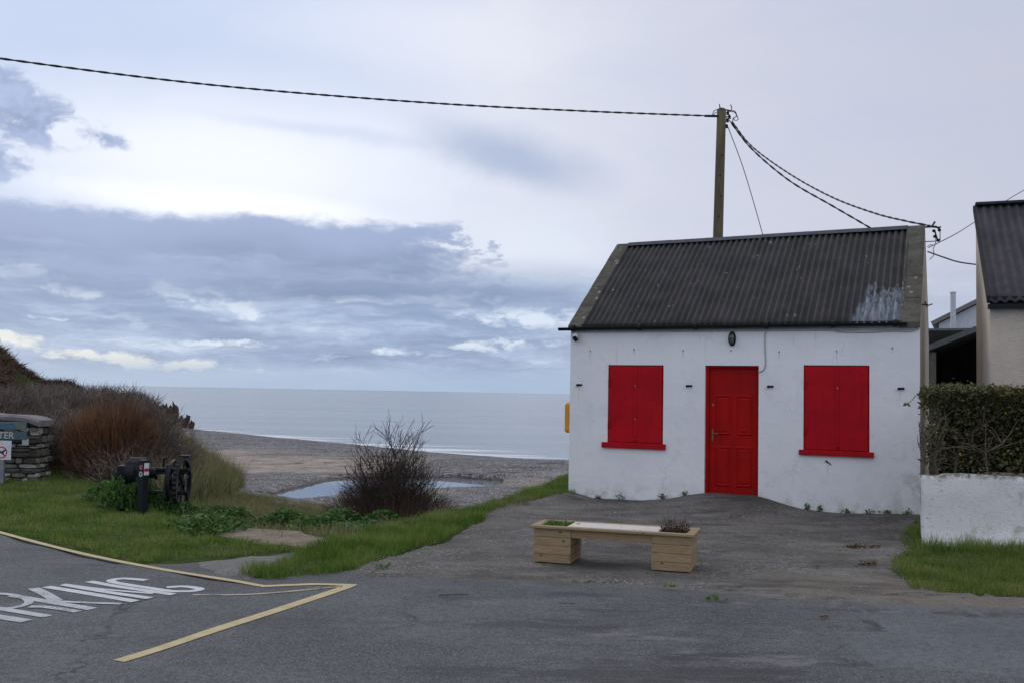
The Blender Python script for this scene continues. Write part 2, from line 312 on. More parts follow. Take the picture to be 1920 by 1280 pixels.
M['patch'] = mat('asphalt_repair', lambda t, b: f_road(t, b, (.092, .097, .104), (.150, .156, .164), .6, False))
M['yard'] = mat('worn_tarmac', lambda t, b: f_road(t, b, allyard=True))
M['path'] = mat('concrete_path', lambda t, b: f_road(t, b, (.16, .155, .145), (.22, .21, .195), .3, False))
M['dirt'] = simple('trodden_earth', (.15, .115, .08), (.27, .215, .155), 2.5, .95, .9, 40)
def f_paint(a, bb, lo, hi):
    def fn(t, b):
        p = posc(t); c_ = t.mix(t.ss(t.noise(p, 9, 5), .3, .7), (*a, 1), (*bb, 1))
        wear = t.ss(t.m('ADD', t.noise(p, 80, 3, .7), t.m('MULTIPLY', t.noise(p, 5, 4), .8)), lo, hi)
        c_ = t.mix(wear, c_, (.105, .11, .12, 1))
        setp(t, b, c_, .8, .3, None, t.bump(t.noise(p, 120, 3), .7, .008))
    return mat('road_paint', fn)
M['paint_yellow'] = f_paint((.50, .40, .20), (.58, .48, .27), 1.08, 1.22)
M['paint_faint'] = f_paint((.46, .39, .22), (.50, .43, .28), .86, 1.02)
M['paint_white'] = f_paint((.54, .55, .57), (.64, .65, .67), 1.06, 1.22)
M['paint_worn'] = f_paint((.44, .45, .47), (.54, .55, .57), .93, 1.10)
def f_ground(t, b):
    p = posc(t); x, y, z = t.sep(p); n = t.noise(p, .8, 6, .6)
    g = t.mix(t.ss(t.noise(p, 7, 5), .3, .7), (.035, .06, .012, 1), (.065, .085, .022, 1))
    e = t.mix(t.ss(n, .35, .65), (.055, .042, .026, 1), (.13, .11, .07, 1))
    msk = t.m('ADD', t.ss(y, 13, 19, 0, .8), t.m('MULTIPLY', t.m('SUBTRACT', n, .5), 1.6), clamp=True)
    c_ = t.mix(msk, g, e)
    setp(t, b, c_, .97, .1, None, t.bump(t.noise(p, 30, 5), .9, .04))
M['ground'] = mat('turf_and_earth', f_ground)
def f_beach(t, b):
    p = posc(t); x, y, z = t.sep(p); n = t.noise(t.vm('MULTIPLY', p, (.6, 1, 1)), .30, 6, .6)
    sand = t.mix(t.ss(t.noise(p, 1.2, 5), .3, .7), (.29, .245, .205, 1), (.42, .36, .31, 1))
    sh = t.m('ADD', t.m('MULTIPLY', t.noise(t.vm('MULTIPLY', p, (1, .45, 1)), 13, 2, .8), .65), t.m('MULTIPLY', t.noise(t.vm('MULTIPLY', p, (1, .8, 1)), 3.2, 4, .8), .35)); sg = t.ramp(sh, [(.38, (.045, .044, .048, 1)), (.49, (.14, .136, .138, 1)), (.60, (.36, .35, .345, 1))])
    hl = t.vm('LENGTH', t.vm('MULTIPLY', t.vm('SUBTRACT', t.vm('ADD', p, t.vm('MULTIPLY', t.noise(p, .35, 5, .65, out=1), (7, 7, 0))), (-6.5, 51.5, -1.5)), (.13, .12, 0)), out=1)
    sm = t.m('ADD', t.m('MULTIPLY', t.ss(hl, 1.1, .6), .5), t.m('SUBTRACT', .62, n)); c_ = t.mix(t.ss(sm, .30, .12), sand, sg)
    c_ = t.mix(t.ss(sh, .50, .40, 0, .5), c_, (.12, .105, .095, 1)); c_ = t.mix(t.ss(z, -1.47, -1.36), c_, sg)
    wet = t.m('MULTIPLY', t.ss(z, -1.655, -1.72), t.ss(y, 46, 40))
    c_ = t.mix(t.m('MULTIPLY', wet, .8), c_, (.10, .078, .058, 1))
    wr = t.noise(t.vm('MULTIPLY', p, (.10, .8, 1)), .7, 5, .6, 1.0)
    c_ = t.mix(t.m('MULTIPLY', t.ss(t.m('ABSOLUTE', t.m('SUBTRACT', wr, .5)), .018, .004), t.ss(sh, .3, .6, .3, .9)), c_, (.05, .036, .028, 1))
    setp(t, b, c_, .92, .15, None, t.bump(t.m('ADD', sh, t.noise(p, 3, 4)), .8, .08))
M['beach'] = mat('shingle_and_sand', f_beach)
def f_hill(t, b):
    p = posc(t); x, y, z = t.sep(p); n = t.noise(p, .5, 6, .65)
    c_ = t.ramp(n, [(.32, (.028, .018, .013, 1)), (.5, (.055, .036, .026, 1)), (.64, (.075, .055, .03, 1)), (.75, (.05, .06, .02, 1))])
    setp(t, b, c_, 1, .05, None, t.bump(t.noise(p, 5, 6, .7), 1, .3))
M['hill'] = mat('heath_slope', f_hill)
def f_sea(t, b):
    p = posc(t); x, y, z = t.sep(p)
    w1 = t.noise(t.vm('MULTIPLY', p, (.22, .9, 1)), .9, 5, .62, .3); w2 = t.noise(t.vm('MULTIPLY', p, (.05, .22, 1)), .5, 4, .55)
    fw = t.noise(t.vm('MULTIPLY', p, (.10, .75, 1)), .55, 6, .62, .4)
    near = t.ss(t.m('ADD', y, x), 92, 74)
    foam = t.m('MULTIPLY', near, t.ss(fw, t.m('SUBTRACT', .64, t.m('MULTIPLY', near, .22)), t.m('SUBTRACT', .68, t.m('MULTIPLY', near, .16))))
    c_ = t.mix(t.ss(w2, .35, .65), (.20, .245, .28, 1), (.25, .295, .33, 1)); c_ = t.mix(foam, c_, (.72, .75, .78, 1))
    setp(t, b, c_, t.m('ADD', t.m('MULTIPLY', foam, .5), .22), .5, None, t.bump(t.m('ADD', t.m('MULTIPLY', w1, .8), w2), .7, .5))
    b.inputs['IOR'].default_value = 1.33
M['sea'] = mat('sea_water', f_sea)
def f_pool(t, b):
    p = posc(t); setp(t, b, (.20, .225, .26, 1), .03, .5, None, t.bump(t.noise(p, 3, 3), .04, .03)); b.inputs['IOR'].default_value = 1.33
M['pool'] = mat('still_water', f_pool)
def leafm(name, cols, rough=.6, spec=.3, trans=.25, lscale=1.3, wr=.55):
    """per-leaf variation plus broad patches"""
    def fn(t, b):
        g = t.new('ShaderNodeNewGeometry'); r = g.outputs['Random Per Island']; n = t.noise(g.outputs['Position'], lscale, 4)
        f = t.m('ADD', t.m('MULTIPLY', r, wr), t.m('MULTIPLY', t.ss(n, .3, .7), 1 - wr))
        k = len(cols) - 1
        c_ = t.ramp(f, [(i / k, (*q, 1)) for i, q in enumerate(cols)])
        setp(t, b, c_, rough, spec)
        if trans:
            b.inputs['Transmission Weight'].default_value = 0
            tr = t.new('ShaderNodeBsdfTranslucent'); t.put(tr.inputs[0], c_)
            mx_ = t.new('ShaderNodeMixShader'); mx_.inputs[0].default_value = trans
            o = [q for q in t.n if q.type == 'OUTPUT_MATERIAL'][0]
            t.l.new(b.outputs[0], mx_.inputs[1]); t.l.new(tr.outputs[0], mx_.inputs[2]); t.l.new(mx_.outputs[0], o.inputs[0])
    return mat(name, fn)
M['grass'] = leafm('grass_blade', [(.032, .070, .008), (.085, .16, .018), (.14, .23, .035), (.22, .27, .07), (.36, .31, .15)])
M['grass_dry'] = leafm('grass_dry', [(.05, .09, .014), (.10, .165, .026), (.18, .23, .05), (.30, .27, .11)])
M['dune'] = leafm('dune_grass', [(.06, .07, .025), (.14, .15, .055), (.25, .235, .11), (.36, .32, .18)])
M['leafy'] = leafm('leafy_green', [(.022, .055, .014), (.045, .105, .022), (.085, .175, .036), (.15, .25, .065)])
M['ivy'] = leafm('pale_leaf', [(.02, .045, .012), (.05, .10, .03), (.09, .16, .05), (.14, .20, .08)])
M['hedge'] = leafm('hedge_leaf', [(.028, .029, .012), (.075, .078, .028), (.17, .165, .06), (.34, .29, .11)], .38, .5)
M['hedge_yellow'] = leafm('yellow_leaf', [(.42, .20, .012), (.52, .33, .02)])
M['bark'] = simple('grey_bark', (.085, .062, .045), (.18, .14, .10), 8, .9, .6, 30)
M['twig'] = leafm('bare_twig', [(.030, .022, .019), (.060, .044, .036), (.10, .075, .062)], .8, .2, 0)
M['twig_red'] = leafm('reddish_twig', [(.055, .034, .027), (.11, .070, .052), (.18, .125, .09)], .8, .2, 0)
M['willow'] = leafm('orange_stem', [(.05, .030, .020), (.11, .055, .028), (.20, .090, .038), (.28, .15, .075)], .7, .3, 0)
M['scrub'] = leafm('scrub_twig', [(.035, .026, .022), (.10, .075, .062), (.18, .145, .125), (.32, .285, .265)], .9, .15, 0, .9, .4)
M['scrub_dark'] = leafm('dark_shrub', [(.020, .019, .015), (.05, .048, .036), (.09, .085, .065)], .9, .15, 0)
def f_stone(t, b):
    p = objc(t); r = t.new('ShaderNodeNewGeometry').outputs['Random Per Island']
    c_ = t.ramp(r, [(0, (.06, .054, .045, 1)), (.4, (.13, .12, .10, 1)), (.75, (.24, .225, .20, 1)), (1, (.46, .44, .41, 1))])
    c_ = t.mix(t.ss(t.noise(p, 9, 5, .7), .5, .68, 0, .55), c_, (.05, .05, .036, 1))
    c_ = t.mix(t.ss(t.noise(p, 23, 5, .7), .60, .70, 0, .7), c_, (.34, .33, .30, 1))
    setp(t, b, c_, .95, .15, None, t.bump(t.noise(p, 22, 5, .7), .9, .03))
M['stone'] = mat('rubble_stone', f_stone)
M['mortar'] = simple('dark_mortar', (.028, .026, .02), (.06, .055, .042), 12, .95, .8, 40)
M['rock'] = simple('brown_rock', (.055, .036, .026), (.12, .085, .06), 1.5, .95, 1., 5, .2, 0, (1, 1, 1), .2)
M['capstone'] = simple('capstone_slate', (.15, .14, .15), (.24, .22, .225), 5, .9, .7, 20)
M['blue_board'] = simple('blue_painted_board', (.045, .10, .16), (.11, .15, .15), 14, .8, .4, 40)
M['green_board'] = simple('green_grey_board', (.10, .14, .13), (.16, .20, .18), 14, .8, .4, 40)
M['blue_letter'] = simple('blue_lettering', (.03, .12, .30), (.04, .15, .36), 14, .7)
M['pale_letter'] = simple('pale_lettering', (.42, .46, .42), (.5, .54, .48), 14, .7)
M['sign_white'] = simple('white_sign', (.62, .64, .66), (.70, .72, .73), 3, .4, .02)
M['sign_red'] = simple('red_ink', (.42, .015, .05), (.48, .02, .06), 3, .4, .02)
M['sign_black'] = simple('black_ink', (.01, .01, .012), (.015, .015, .018), 3, .4, .02)
M['sign_blue'] = simple('blue_ink', (.03, .05, .22), (.04, .06, .25), 3, .4, .02)
M['slab'] = simple('pale_stone_slab', (.36, .33, .31), (.46, .43, .40), 6, .85, .4)
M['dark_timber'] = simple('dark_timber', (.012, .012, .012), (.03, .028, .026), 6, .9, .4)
M['grey_roofing'] = simple('grey_roofing', (.10, .12, .125), (.15, .17, .17), 2, .8, .3)
M['far_white'] = simple('far_white_wall', (.52, .55, .60), (.60, .62, .66), 2, .8, .1)
M['far_roof'] = simple('far_roof', (.16, .155, .17), (.24, .22, .23), 3, .8, .2)
M['dead_leaf'] = leafm('dead_leaf', [(.05, .03, .015), (.14, .09, .03), (.30, .24, .10)])
M['pebble'] = leafm('pebble', [(.10, .10, .10), (.22, .21, .20), (.45, .44, .42)], .9, .2, 0)

# ------------------------------------------------------------------ object helpers
def tag(o, label=None, cat=None, group=None, kind=None):
    if label: o['label'] = label
    if cat: o['category'] = cat
    if group: o['group'] = group
    if kind: o['kind'] = kind
    return o
def empty(name, loc, rz=0., label=None, cat=None, group=None):
    o = bpy.data.objects.new(name, None); COL.objects.link(o); o.location = loc; o.rotation_euler = (0, 0, rz)
    o.empty_display_size = .1
    return tag(o, label, cat, group)
def link(name, me, m, parent=None, loc=None):
    o = bpy.data.objects.new(name, me); COL.objects.link(o)
    if m is not None and not me.materials: me.materials.append(m)
    if parent is not None: o.parent = parent
    if loc is not None: o.location = loc
    return o
def npmesh(name, co, tris, smooth=False):
    """mesh straight from numpy arrays of vertices and triangles (or quads)"""
    me = bpy.data.meshes.new(name); co = np.asarray(co, dtype=np.float32); tris = np.asarray(tris, dtype=np.int32); k = tris.shape[1]
    me.vertices.add(len(co)); me.vertices.foreach_set('co', co.ravel())
    me.loops.add(tris.size); me.loops.foreach_set('vertex_index', tris.ravel())
    me.polygons.add(len(tris)); me.polygons.foreach_set('loop_start', np.arange(0, tris.size, k, dtype=np.int32))
    if smooth: me.polygons.foreach_set('use_smooth', np.ones(len(tris), dtype=bool))
    me.update(calc_edges=True); me.validate(); return me
class MB:
    def __init__(s): s.v = []; s.f = []
    def add(s, vs, fs, mt=None):
        b = len(s.v); s.v += [tuple(mt @ Vector(q)) if mt else tuple(q) for q in vs]; s.f += [tuple(b + i for i in q) for q in fs]; return s
    def box(s, x0, x1, y0, y1, z0, z1, mt=None, bev=0.):
        if bev:
            vs = []; e = bev
            for z, i in ((z0, e), (z0 + e, 0), (z1 - e, 0), (z1, e)):
                a, bb, c0, d = x0 + i, x1 - i, y0 + i, y1 - i
                k = 0 if i else e
                vs += [(a + k, c0, z), (bb - k, c0, z), (bb, c0 + k, z), (bb, d - k, z), (bb - k, d, z), (a + k, d, z), (a, d - k, z), (a, c0 + k, z)]
            fs = [tuple(range(7, -1, -1)), tuple(range(24, 32))]
            for r in range(3):
                for j in range(8):
                    fs.append((r * 8 + j, r * 8 + (j + 1) % 8, r * 8 + 8 + (j + 1) % 8, r * 8 + 8 + j))
            return s.add(vs, fs, mt)
        vs = [(x0, y0, z0), (x1, y0, z0), (x1, y1, z0), (x0, y1, z0), (x0, y0, z1), (x1, y0, z1), (x1, y1, z1), (x0, y1, z1)]
        return s.add(vs, [(3, 2, 1, 0), (4, 5, 6, 7), (0, 1, 5, 4), (1, 2, 6, 5), (2, 3, 7, 6), (3, 0, 4, 7)], mt)
    def tube(s, pts, r, n=8, cap=True):
        pts = [Vector(p) for p in pts]; rs = r if isinstance(r, (list, tuple)) else [r] * len(pts); b = len(s.v); prev = None
        for i, p in enumerate(pts):
            t = (pts[min(i + 1, len(pts) - 1)] - pts[max(i - 1, 0)]).normalized()
            a = (prev - t * prev.dot(t)) if prev else t.orthogonal()
            a.normalize(); prev = a; c_ = t.cross(a)
            for j in range(n):
                g = 2 * PI * j / n; s.v.append(tuple(p + (a * math.cos(g) + c_ * math.sin(g)) * rs[i]))
        for i in range(len(pts) - 1):
            for j in range(n):
                s.f.append((b + i * n + j, b + i * n + (j + 1) % n, b + (i + 1) * n + (j + 1) % n, b + (i + 1) * n + j))
        if cap:
            s.f.append(tuple(b + j for j in range(n - 1, -1, -1))); e = b + (len(pts) - 1) * n; s.f.append(tuple(e + j for j in range(n)))
        return s
    def prism(s, poly, d0, d1, axis='y', mt=None):
        """poly in the two other axes, extruded along axis"""
        n = len(poly); mk = {'y': lambda a, b, d: (a, d, b), 'x': lambda a, b, d: (d, a, b), 'z': lambda a, b, d: (a, b, d)}[axis]
        vs = [mk(a, b, d0) for a, b in poly] + [mk(a, b, d1) for a, b in poly]
        return s.add(vs, [tuple(range(n)), tuple(range(2 * n - 1, n - 1, -1))] + [(i, n + i, n + (i + 1) % n, (i + 1) % n) for i in range(n)], mt)
    def build(s, name, m, parent=None, smooth=False, loc=None):
        me = bpy.data.meshes.new(name); me.from_pydata(s.v, [], s.f)
        import bmesh
        bm = bmesh.new(); bm.from_mesh(me); bmesh.ops.recalc_face_normals(bm, faces=bm.faces); bm.to_mesh(me); bm.free()
        if smooth: me.polygons.foreach_set('use_smooth', [True] * len(me.polygons))
        return link(name, me, m, parent, loc)
def text(name, body, size, m, parent, loc, rot, extrude=.002, align='LEFT'):
    cu = bpy.data.curves.new(name, 'FONT'); cu.body = body; cu.size = size; cu.extrude = extrude; cu.align_x = align; cu.offset = size * .012
    o = bpy.data.objects.new(name, cu); dg = None
    COL.objects.link(o); bpy.context.view_layer.update()
    me = bpy.data.meshes.new_from_object(o.evaluated_get(bpy.context.evaluated_depsgraph_get())); bpy.data.objects.remove(o)
    q = link(name, me, m, parent, loc); q.rotation_euler = rot; return q

# ------------------------------------------------------------------ survey: the photo's view rays met with real planes
def ray(x, y):
    d = RM @ Vector(((x - 960) / FPX, (640 - y) / FPX, -1)); return d / d.y
def G(x, y, z=0.):
    d = ray(x, y); t = (z - EYE) / d.z; return (d.x * t, t)
def at(x, y, Y):
    d = ray(x, y); return Vector((d.x * Y, Y, EYE + d.z * Y))
def Gs(pts, z=0.): return [G(a, b, z) for a, b in pts]

# cottage frame
HX, HY, TH, HW, HD = 1.031, 17.472, .421, 5.681, 5.24
CU = (math.cos(TH), -math.sin(TH)); CV = (math.sin(TH), math.cos(TH))
ZE, ZR = 3.038, 4.869
def inside(poly, x, y):
    r = np.zeros(np.shape(x), bool); n = len(poly)
    for i in range(n):
        x1, y1 = poly[i]; x2, y2 = poly[(i + 1) % n]
        if y1 == y2: continue
        c_ = ((y1 > y) != (y2 > y)) & (x < (x2 - x1) * (y - y1) / (y2 - y1) + x1); r ^= c_
    return r
sst = lambda a, b, v: (lambda t: t * t * (3 - 2 * t))(np.clip((v - a) / (b - a), 0, 1))
_g = rng.standard_normal((64, 64))
def vn(x, y, s):
    """value noise"""
    x = np.asarray(x) * s + 100; y = np.asarray(y) * s + 100; xi = np.floor(x).astype(int); yi = np.floor(y).astype(int); fx = x - xi; fy = y - yi
    fx = fx * fx * (3 - 2 * fx); fy = fy * fy * (3 - 2 * fy); g = lambda a, b: _g[a % 64, b % 64]
    return (g(xi, yi) * (1 - fx) + g(xi + 1, yi) * fx) * (1 - fy) + (g(xi, yi + 1) * (1 - fx) + g(xi + 1, yi + 1) * fx) * fy
def toe(y): return np.interp(y, [10, 17, 18, 24, 33, 47, 60, 78, 95, 130], [-5.4, -5.8, -5.7, -6.9, -8.7, -14.2, -20.6, -28.5, -37, -52])
def crest(x): return np.interp(x, [-60, -40, -25.5, -11.6, -4.4, 2.5, 10, 30, 60], [100, 92, 76, 60, 51.7, 46.7, 44, 42, 42])
POOL = Gs([(458, 943), (485, 932), (560, 914), (610, 902), (650, 897), (720, 895), (790, 894), (860, 896), (945, 901), (945, 913), (880, 918), (820, 922), (780, 926), (700, 932), (620, 936), (560, 942), (510, 943)], -1.75)
def Hf(x, y):
    x = np.asarray(x, float); y = np.asarray(y, float)
    yb = np.interp(x, [-30, -9, -6, -4, -2, -.5, .6, 1.5, 3, 10, 60], [22, 20, 16, 12.5, 12.5, 15.0, 18.2, 23, 30, 34, 40])
    z = -1.62 * np.clip((y - yb) / 14.5, 0, 1) ** 1.0
    yc = crest(x); k = np.clip((y - 30) / np.maximum(yc - 30, 1), 0, 1)
    z = z + np.where(y > 30, (.32) * sst(.35, 1, k), 0) * np.clip(-z / 1.62, 0, 1)
    z = z + np.where(z < -1, 1, 0) * .05 * vn(x, y, .25)
    z = np.where(y > yc, np.minimum(z, -1.3) - .072 * (y - yc), z)
    # bank on the left
    t = toe(y) - x; targ = np.interp(y, [17, 24, 30, 45, 60, 80], [.05, .2, .55, .75, .35, .1])
    r = sst(-.3, 4.2, t) * sst(16.8, 20, y)
    z = z + (targ - z) * r
    hs = np.maximum(0, -x - .468 * y) * .70
    z = z + np.minimum(hs, 14) * sst(46, 62, y) + np.where(y > 30, .18 * vn(x, y, .35) * r, 0)
    z = np.where(y > 150, np.minimum(z, -5), z)
    rho = -x / np.maximum(y, 1); z = z + 1.1 * sst(47, 53, y) * (1 - sst(70, 90, y)) * sst(.418, .452, rho)
    # pool bed
    near = (y > 26.5) & (y < 44) & (x > -14) & (x < 5)
    if near.any():
        d = np.full(x.shape, 99.)
        for i in range(len(POOL)):
            ax_, ay_ = POOL[i]; bx_, by_ = POOL[(i + 1) % len(POOL)]; ex, ey = bx_ - ax_, by_ - ay_
            t_ = np.clip(((x - ax_) * ex + (y - ay_) * ey) / (ex * ex + ey * ey), 0, 1); d = np.minimum(d, np.hypot(x - ax_ - t_ * ex, y - ay_ - t_ * ey))
        d = d + .10 * vn(x, y, 1.7); ins = inside(POOL, x, y)
        zo_ = np.maximum(z, -1.75 + np.clip(.22 * d, 0, .14)); zo_ = np.where(z > -1.3, z, zo_)
        z = np.where(near, np.where(ins, -1.75 - np.clip(.3 * d, 0, .25), zo_), z)
    # ramp up to the cottage door
    a = (x - HX) * CU[0] + (y - HY) * CU[1]; w = -((x - HX) * CV[0] + (y - HY) * CV[1])
    pr = np.interp(a, [-1, 0, .19, .44, 1.3, 1.85, 2.1, 2.4, 3.27, 3.42, 3.9, 4.4, 5.0, 5.64, 6.5], [0, .10, .06, 0, .01, .08, .15, .20, .20, .165, .04, .01, .03, .07, 0])
    z = z + pr * (1 - sst(.0, 2.0, w)) * (w > -.6)
    return z
def H1(x, y): return float(Hf(x, y))

# ------------------------------------------------------------------ ground, beach, hill
def jitter(poly, step=.1, amp=.03, closed=True):
    out = []
    for i in range(len(poly)):
        a = Vector(poly[i]); b = Vector(poly[(i + 1) % len(poly)]); n = max(1, int((b - a).length / step))
        for k in range(n):
            p = a.lerp(b, k / n)
            out.append((p.x + amp * float(vn(p.x, p.y, 2.1) * .7 + vn(p.x + 9, p.y, 7) * .5), p.y + amp * float(vn(p.x, p.y + 31, 2.1) * .7 + vn(p.x, p.y + 5, 7) * .5)))
    return out
def sheet(name, poly, m, off, step=.1, amp=.03, grid=.3, kind='structure', sub=True, parent=None, zf=None):
    P = jitter(poly, step, amp) if sub else [tuple(p) for p in poly]
    xs = [p[0] for p in P]; ys = [p[1] for p in P]; n = len(P); V = list(P)
    if grid:
        gx, gy = np.meshgrid(np.arange(min(xs), max(xs), grid), np.arange(min(ys), max(ys), grid)); gx = gx.ravel(); gy = gy.ravel()
        k = inside(P, gx, gy); V += list(zip(gx[k] + .013, gy[k] + .007))
    r = delaunay_2d_cdt([Vector(v) for v in V], [], [list(range(n))], 1, 1e-5)
    co = np.array([(v.x, v.y) for v in r[0]]); z = (zf(co[:, 0], co[:, 1]) if zf else Hf(co[:, 0], co[:, 1])) + off
    if sub:
        rim = set(i for i, o_ in enumerate(r[3]) if any(k_ < n for k_ in o_)); z = np.array([zz - (.03 if i in rim else 0) for i, zz in enumerate(z)])
    F = []
    for f in r[2]:
        a, b, c_ = (co[i] for i in f[:3]); F.append(tuple(f) if (b[0] - a[0]) * (c_[1] - a[1]) - (b[1] - a[1]) * (c_[0] - a[0]) > 0 else tuple(reversed(f)))
    me = bpy.data.meshes.new(name); me.from_pydata([(float(a), float(b), float(c_)) for (a, b), c_ in zip(co, z)], [], F)
    o = link(name, me, m, parent)
    if kind: o['kind'] = kind
    return o
EDGE_L = [(-220, 925), (-60, 978), (0, 994), (150, 1031), (250, 1053), (330, 1053)]
ROAD = [(-16, -7)] + Gs([(-900, 900)]) + Gs(EDGE_L + [(400, 1046), (450, 1040), (530, 1036), (600, 1030), (560, 1045), (500, 1060), (465, 1070), (480, 1080), (560, 1074), (660, 1066), (900, 1074), (1150, 1082), (1300, 1094), (1450, 1105), (1570, 1118), (1920, 1124), (2300, 1130)]) + [(16, -7)]
YARD = Gs([(640, 1078), (672, 1058), (760, 1035), (840, 1010), (905, 972), (912, 955), (960, 944), (1062, 932)]) + [(1.3, 17.9), (6.4, 15.6), (7.2, 16.6), (7.0, 13.4), (5.2, 12.75)] + Gs([(1712, 1020), (1690, 1040), (1690, 1080), (1715, 1100), (1800, 1112), (1920, 1118), (2300, 1124), (2300, 1140), (1920, 1132), (1570, 1126), (1450, 1113), (1300, 1102), (1150, 1090), (900, 1082)])
PATHP = Gs([(330, 1056), (400, 1047), (450, 1041), (530, 1037), (608, 1029), (566, 1044), (505, 1056), (462, 1070), (478, 1086), (440, 1080), (380, 1070)])
DIRT = Gs([(398, 988), (400, 966), (440, 961), (478, 976), (545, 993), (622, 1013), (630, 1026), (560, 1026), (480, 1016), (425, 1004)])
PATCH = Gs([(1556, 1138), (1640, 1130), (1760, 1136), (1930, 1140), (2100, 1143), (2100, 1290), (1545, 1290), (1545, 1200)])
covers = [ROAD, YARD, PATHP]
def terrain(name, x0, x1, y0, y1, st, sel, m):
    X, Y = np.meshgrid(np.arange(x0, x1 + st / 2, st), np.arange(y0, y1 + st / 2, st)); ny, nx = X.shape
    Z = Hf(X, Y)
    cut = np.zeros(X.shape, bool)
    for c_ in covers: cut |= inside(c_, X, Y)
    Z = Z - .06 * cut
    idx = np.arange(nx * ny).reshape(ny, nx)
    q = np.stack([idx[:-1, :-1], idx[:-1, 1:], idx[1:, 1:], idx[1:, :-1]], -1).reshape(-1, 4)
    cx = ((X[:-1, :-1] + X[1:, 1:]) / 2).ravel(); cy = ((Y[:-1, :-1] + Y[1:, 1:]) / 2).ravel()
    q = q[sel(cx, cy)]; co = np.stack([X.ravel(), Y.ravel(), Z.ravel()], -1)
    used = np.unique(q); rm = -np.ones(len(co), int); rm[used] = np.arange(len(used))
    o = link(name, npmesh(name, co[used], rm[q], True), m); o['kind'] = 'structure'; return o
isbank = lambda x, y: (x < toe(y) - .2)
isbeach = lambda x, y: (y > 27 + np.clip(x, -9, 0) * .2) & ~isbank(x, y)
g1 = terrain('ground', -18, 18, -8, 27, .25, lambda x, y: ~isbeach(x, y), M['ground'])
terrain('hill_slope', -90, -4, 27, 150, .5, lambda x, y: ~isbeach(x, y), M['hill'])
terrain('beach', -9, 9, 24, 46.8, .15, isbeach, M['beach'])
def bigbeach():
    terrain('far_beach', -90, 70, 46.8, 120.6, .6, isbeach, M['beach'])
    terrain('side_beach', -30, -9, 27, 46.8, .6, isbeach, M['beach'])
    terrain('side_shingle', 9, 70, 27, 46.8, .6, isbeach, M['beach'])
bigbeach()
def outer(name, x0, x1, y0, y1):
    o = terrain(name, x0, x1, y0, y1, 1.5, lambda x, y: x == x, M['ground']); return o
outer('side_field', 18, 72, -9, 27); outer('left_field', -90, -18, -9, 27)
sheet('sea', [(-30000, 54), (30000, 54), (30000, 30000), (-30000, 30000)], M['sea'], 0, sub=False, grid=0, zf=lambda x, y: x * 0 - 3.0)
sheet('tidal_pool', [(-12.5, 28.2), (3.5, 28.2), (3.5, 42), (-12.5, 42)], M['pool'], 0, sub=False, grid=0, zf=lambda x, y: x * 0 - 1.75)
sheet('road', ROAD, M['road'], .010, step=.2, amp=.02, grid=.9)
sheet('slipway_path', PATHP, M['path'], .013, amp=.04)
sheet('yard', YARD, M['yard'], .0145, amp=.035, grid=.16)
sheet('footpath', DIRT, M['dirt'], .034, amp=.10, grid=.2)
sheet('asphalt_patch', PATCH, M['patch'], .0125, amp=.02, grid=.5)

# ------------------------------------------------------------------ painted markings
def stroke(sh, pts, w0, w1=None, name=None):
    pass
def strip(name, px, w, m, off=.024, world=None):
    P = [Vector(p) for p in (world or Gs(px))]; Lp, Rp = [], []; n = len(P); ws = w if isinstance(w, list) else [w] * n
    for i, p in enumerate(P):
        t = (P[min(i + 1, n - 1)] - P[max(i - 1, 0)]).normalized(); q = Vector((-t.y, t.x)) * ws[i] / 2; Lp.append(p + q); Rp.append(p - q)
    v = []; f = []
    for a, b in zip(Lp, Rp): v += [(a.x, a.y, off), (b.x, b.y, off)]
    f = [(2 * i, 2 * i + 1, 2 * i + 3, 2 * i + 2) for i in range(n - 1)]
    return v, f
def marking(name, strips, m, label, cat, parts=False):
    b = MB()
    for i, (px, w) in enumerate(strips):
        v, f = strip(name, px, w, m, .0145 + .0005 * i); b.add(v, f)
    o = b.build(name, m); return tag(o, label, cat, kind='structure')
def spl(pts, n=6):
    """Catmull-Rom through 2-D or 3-D points"""
    P = [Vector(p) for p in pts]; P = [P[0] * 2 - P[1]] + P + [P[-1] * 2 - P[-2]]; o = []
    for i in range(1, len(P) - 2):
        for k in range(n):
            t = k / n; a, b, c_, d = P[i - 1:i + 3]
            o.append(.5 * ((2 * b) + (c_ - a) * t + (2 * a - 5 * b + 4 * c_ - d) * t * t + (3 * b - a - 3 * c_ + d) * t ** 3))
    o.append(P[-2]); return o
marking('yellow_edge_line', [(spl([(-120, 965), (0, 999), (150, 1038), (300, 1068), (430, 1089), (490, 1100)]), .075), (spl([(488, 1101), (560, 1098), (600, 1097), (668, 1099)]), .085)], M['paint_yellow'], 'yellow edge line curving along the grass to a point in the road', 'road marking')
marking('yellow_diagonal_line', [(spl([(655, 1100), (600, 1119), (500, 1152), (400, 1184), (300, 1218), (222, 1242)]), [.11] * 20 + [.10] * 11)], M['paint_yellow'], 'broad yellow line running diagonally from the point toward the bottom left', 'road marking')
marking('faint_yellow_line', [(spl([(362, 1117), (440, 1117), (500, 1114), (560, 1109), (640, 1101)]), .05)], M['paint_faint'], 'thin faded yellow line between edge line and diagonal line', 'road marking')
Z = lambda pts: [(a / 4.8, 1060 + b / 4.8) for a, b in pts]
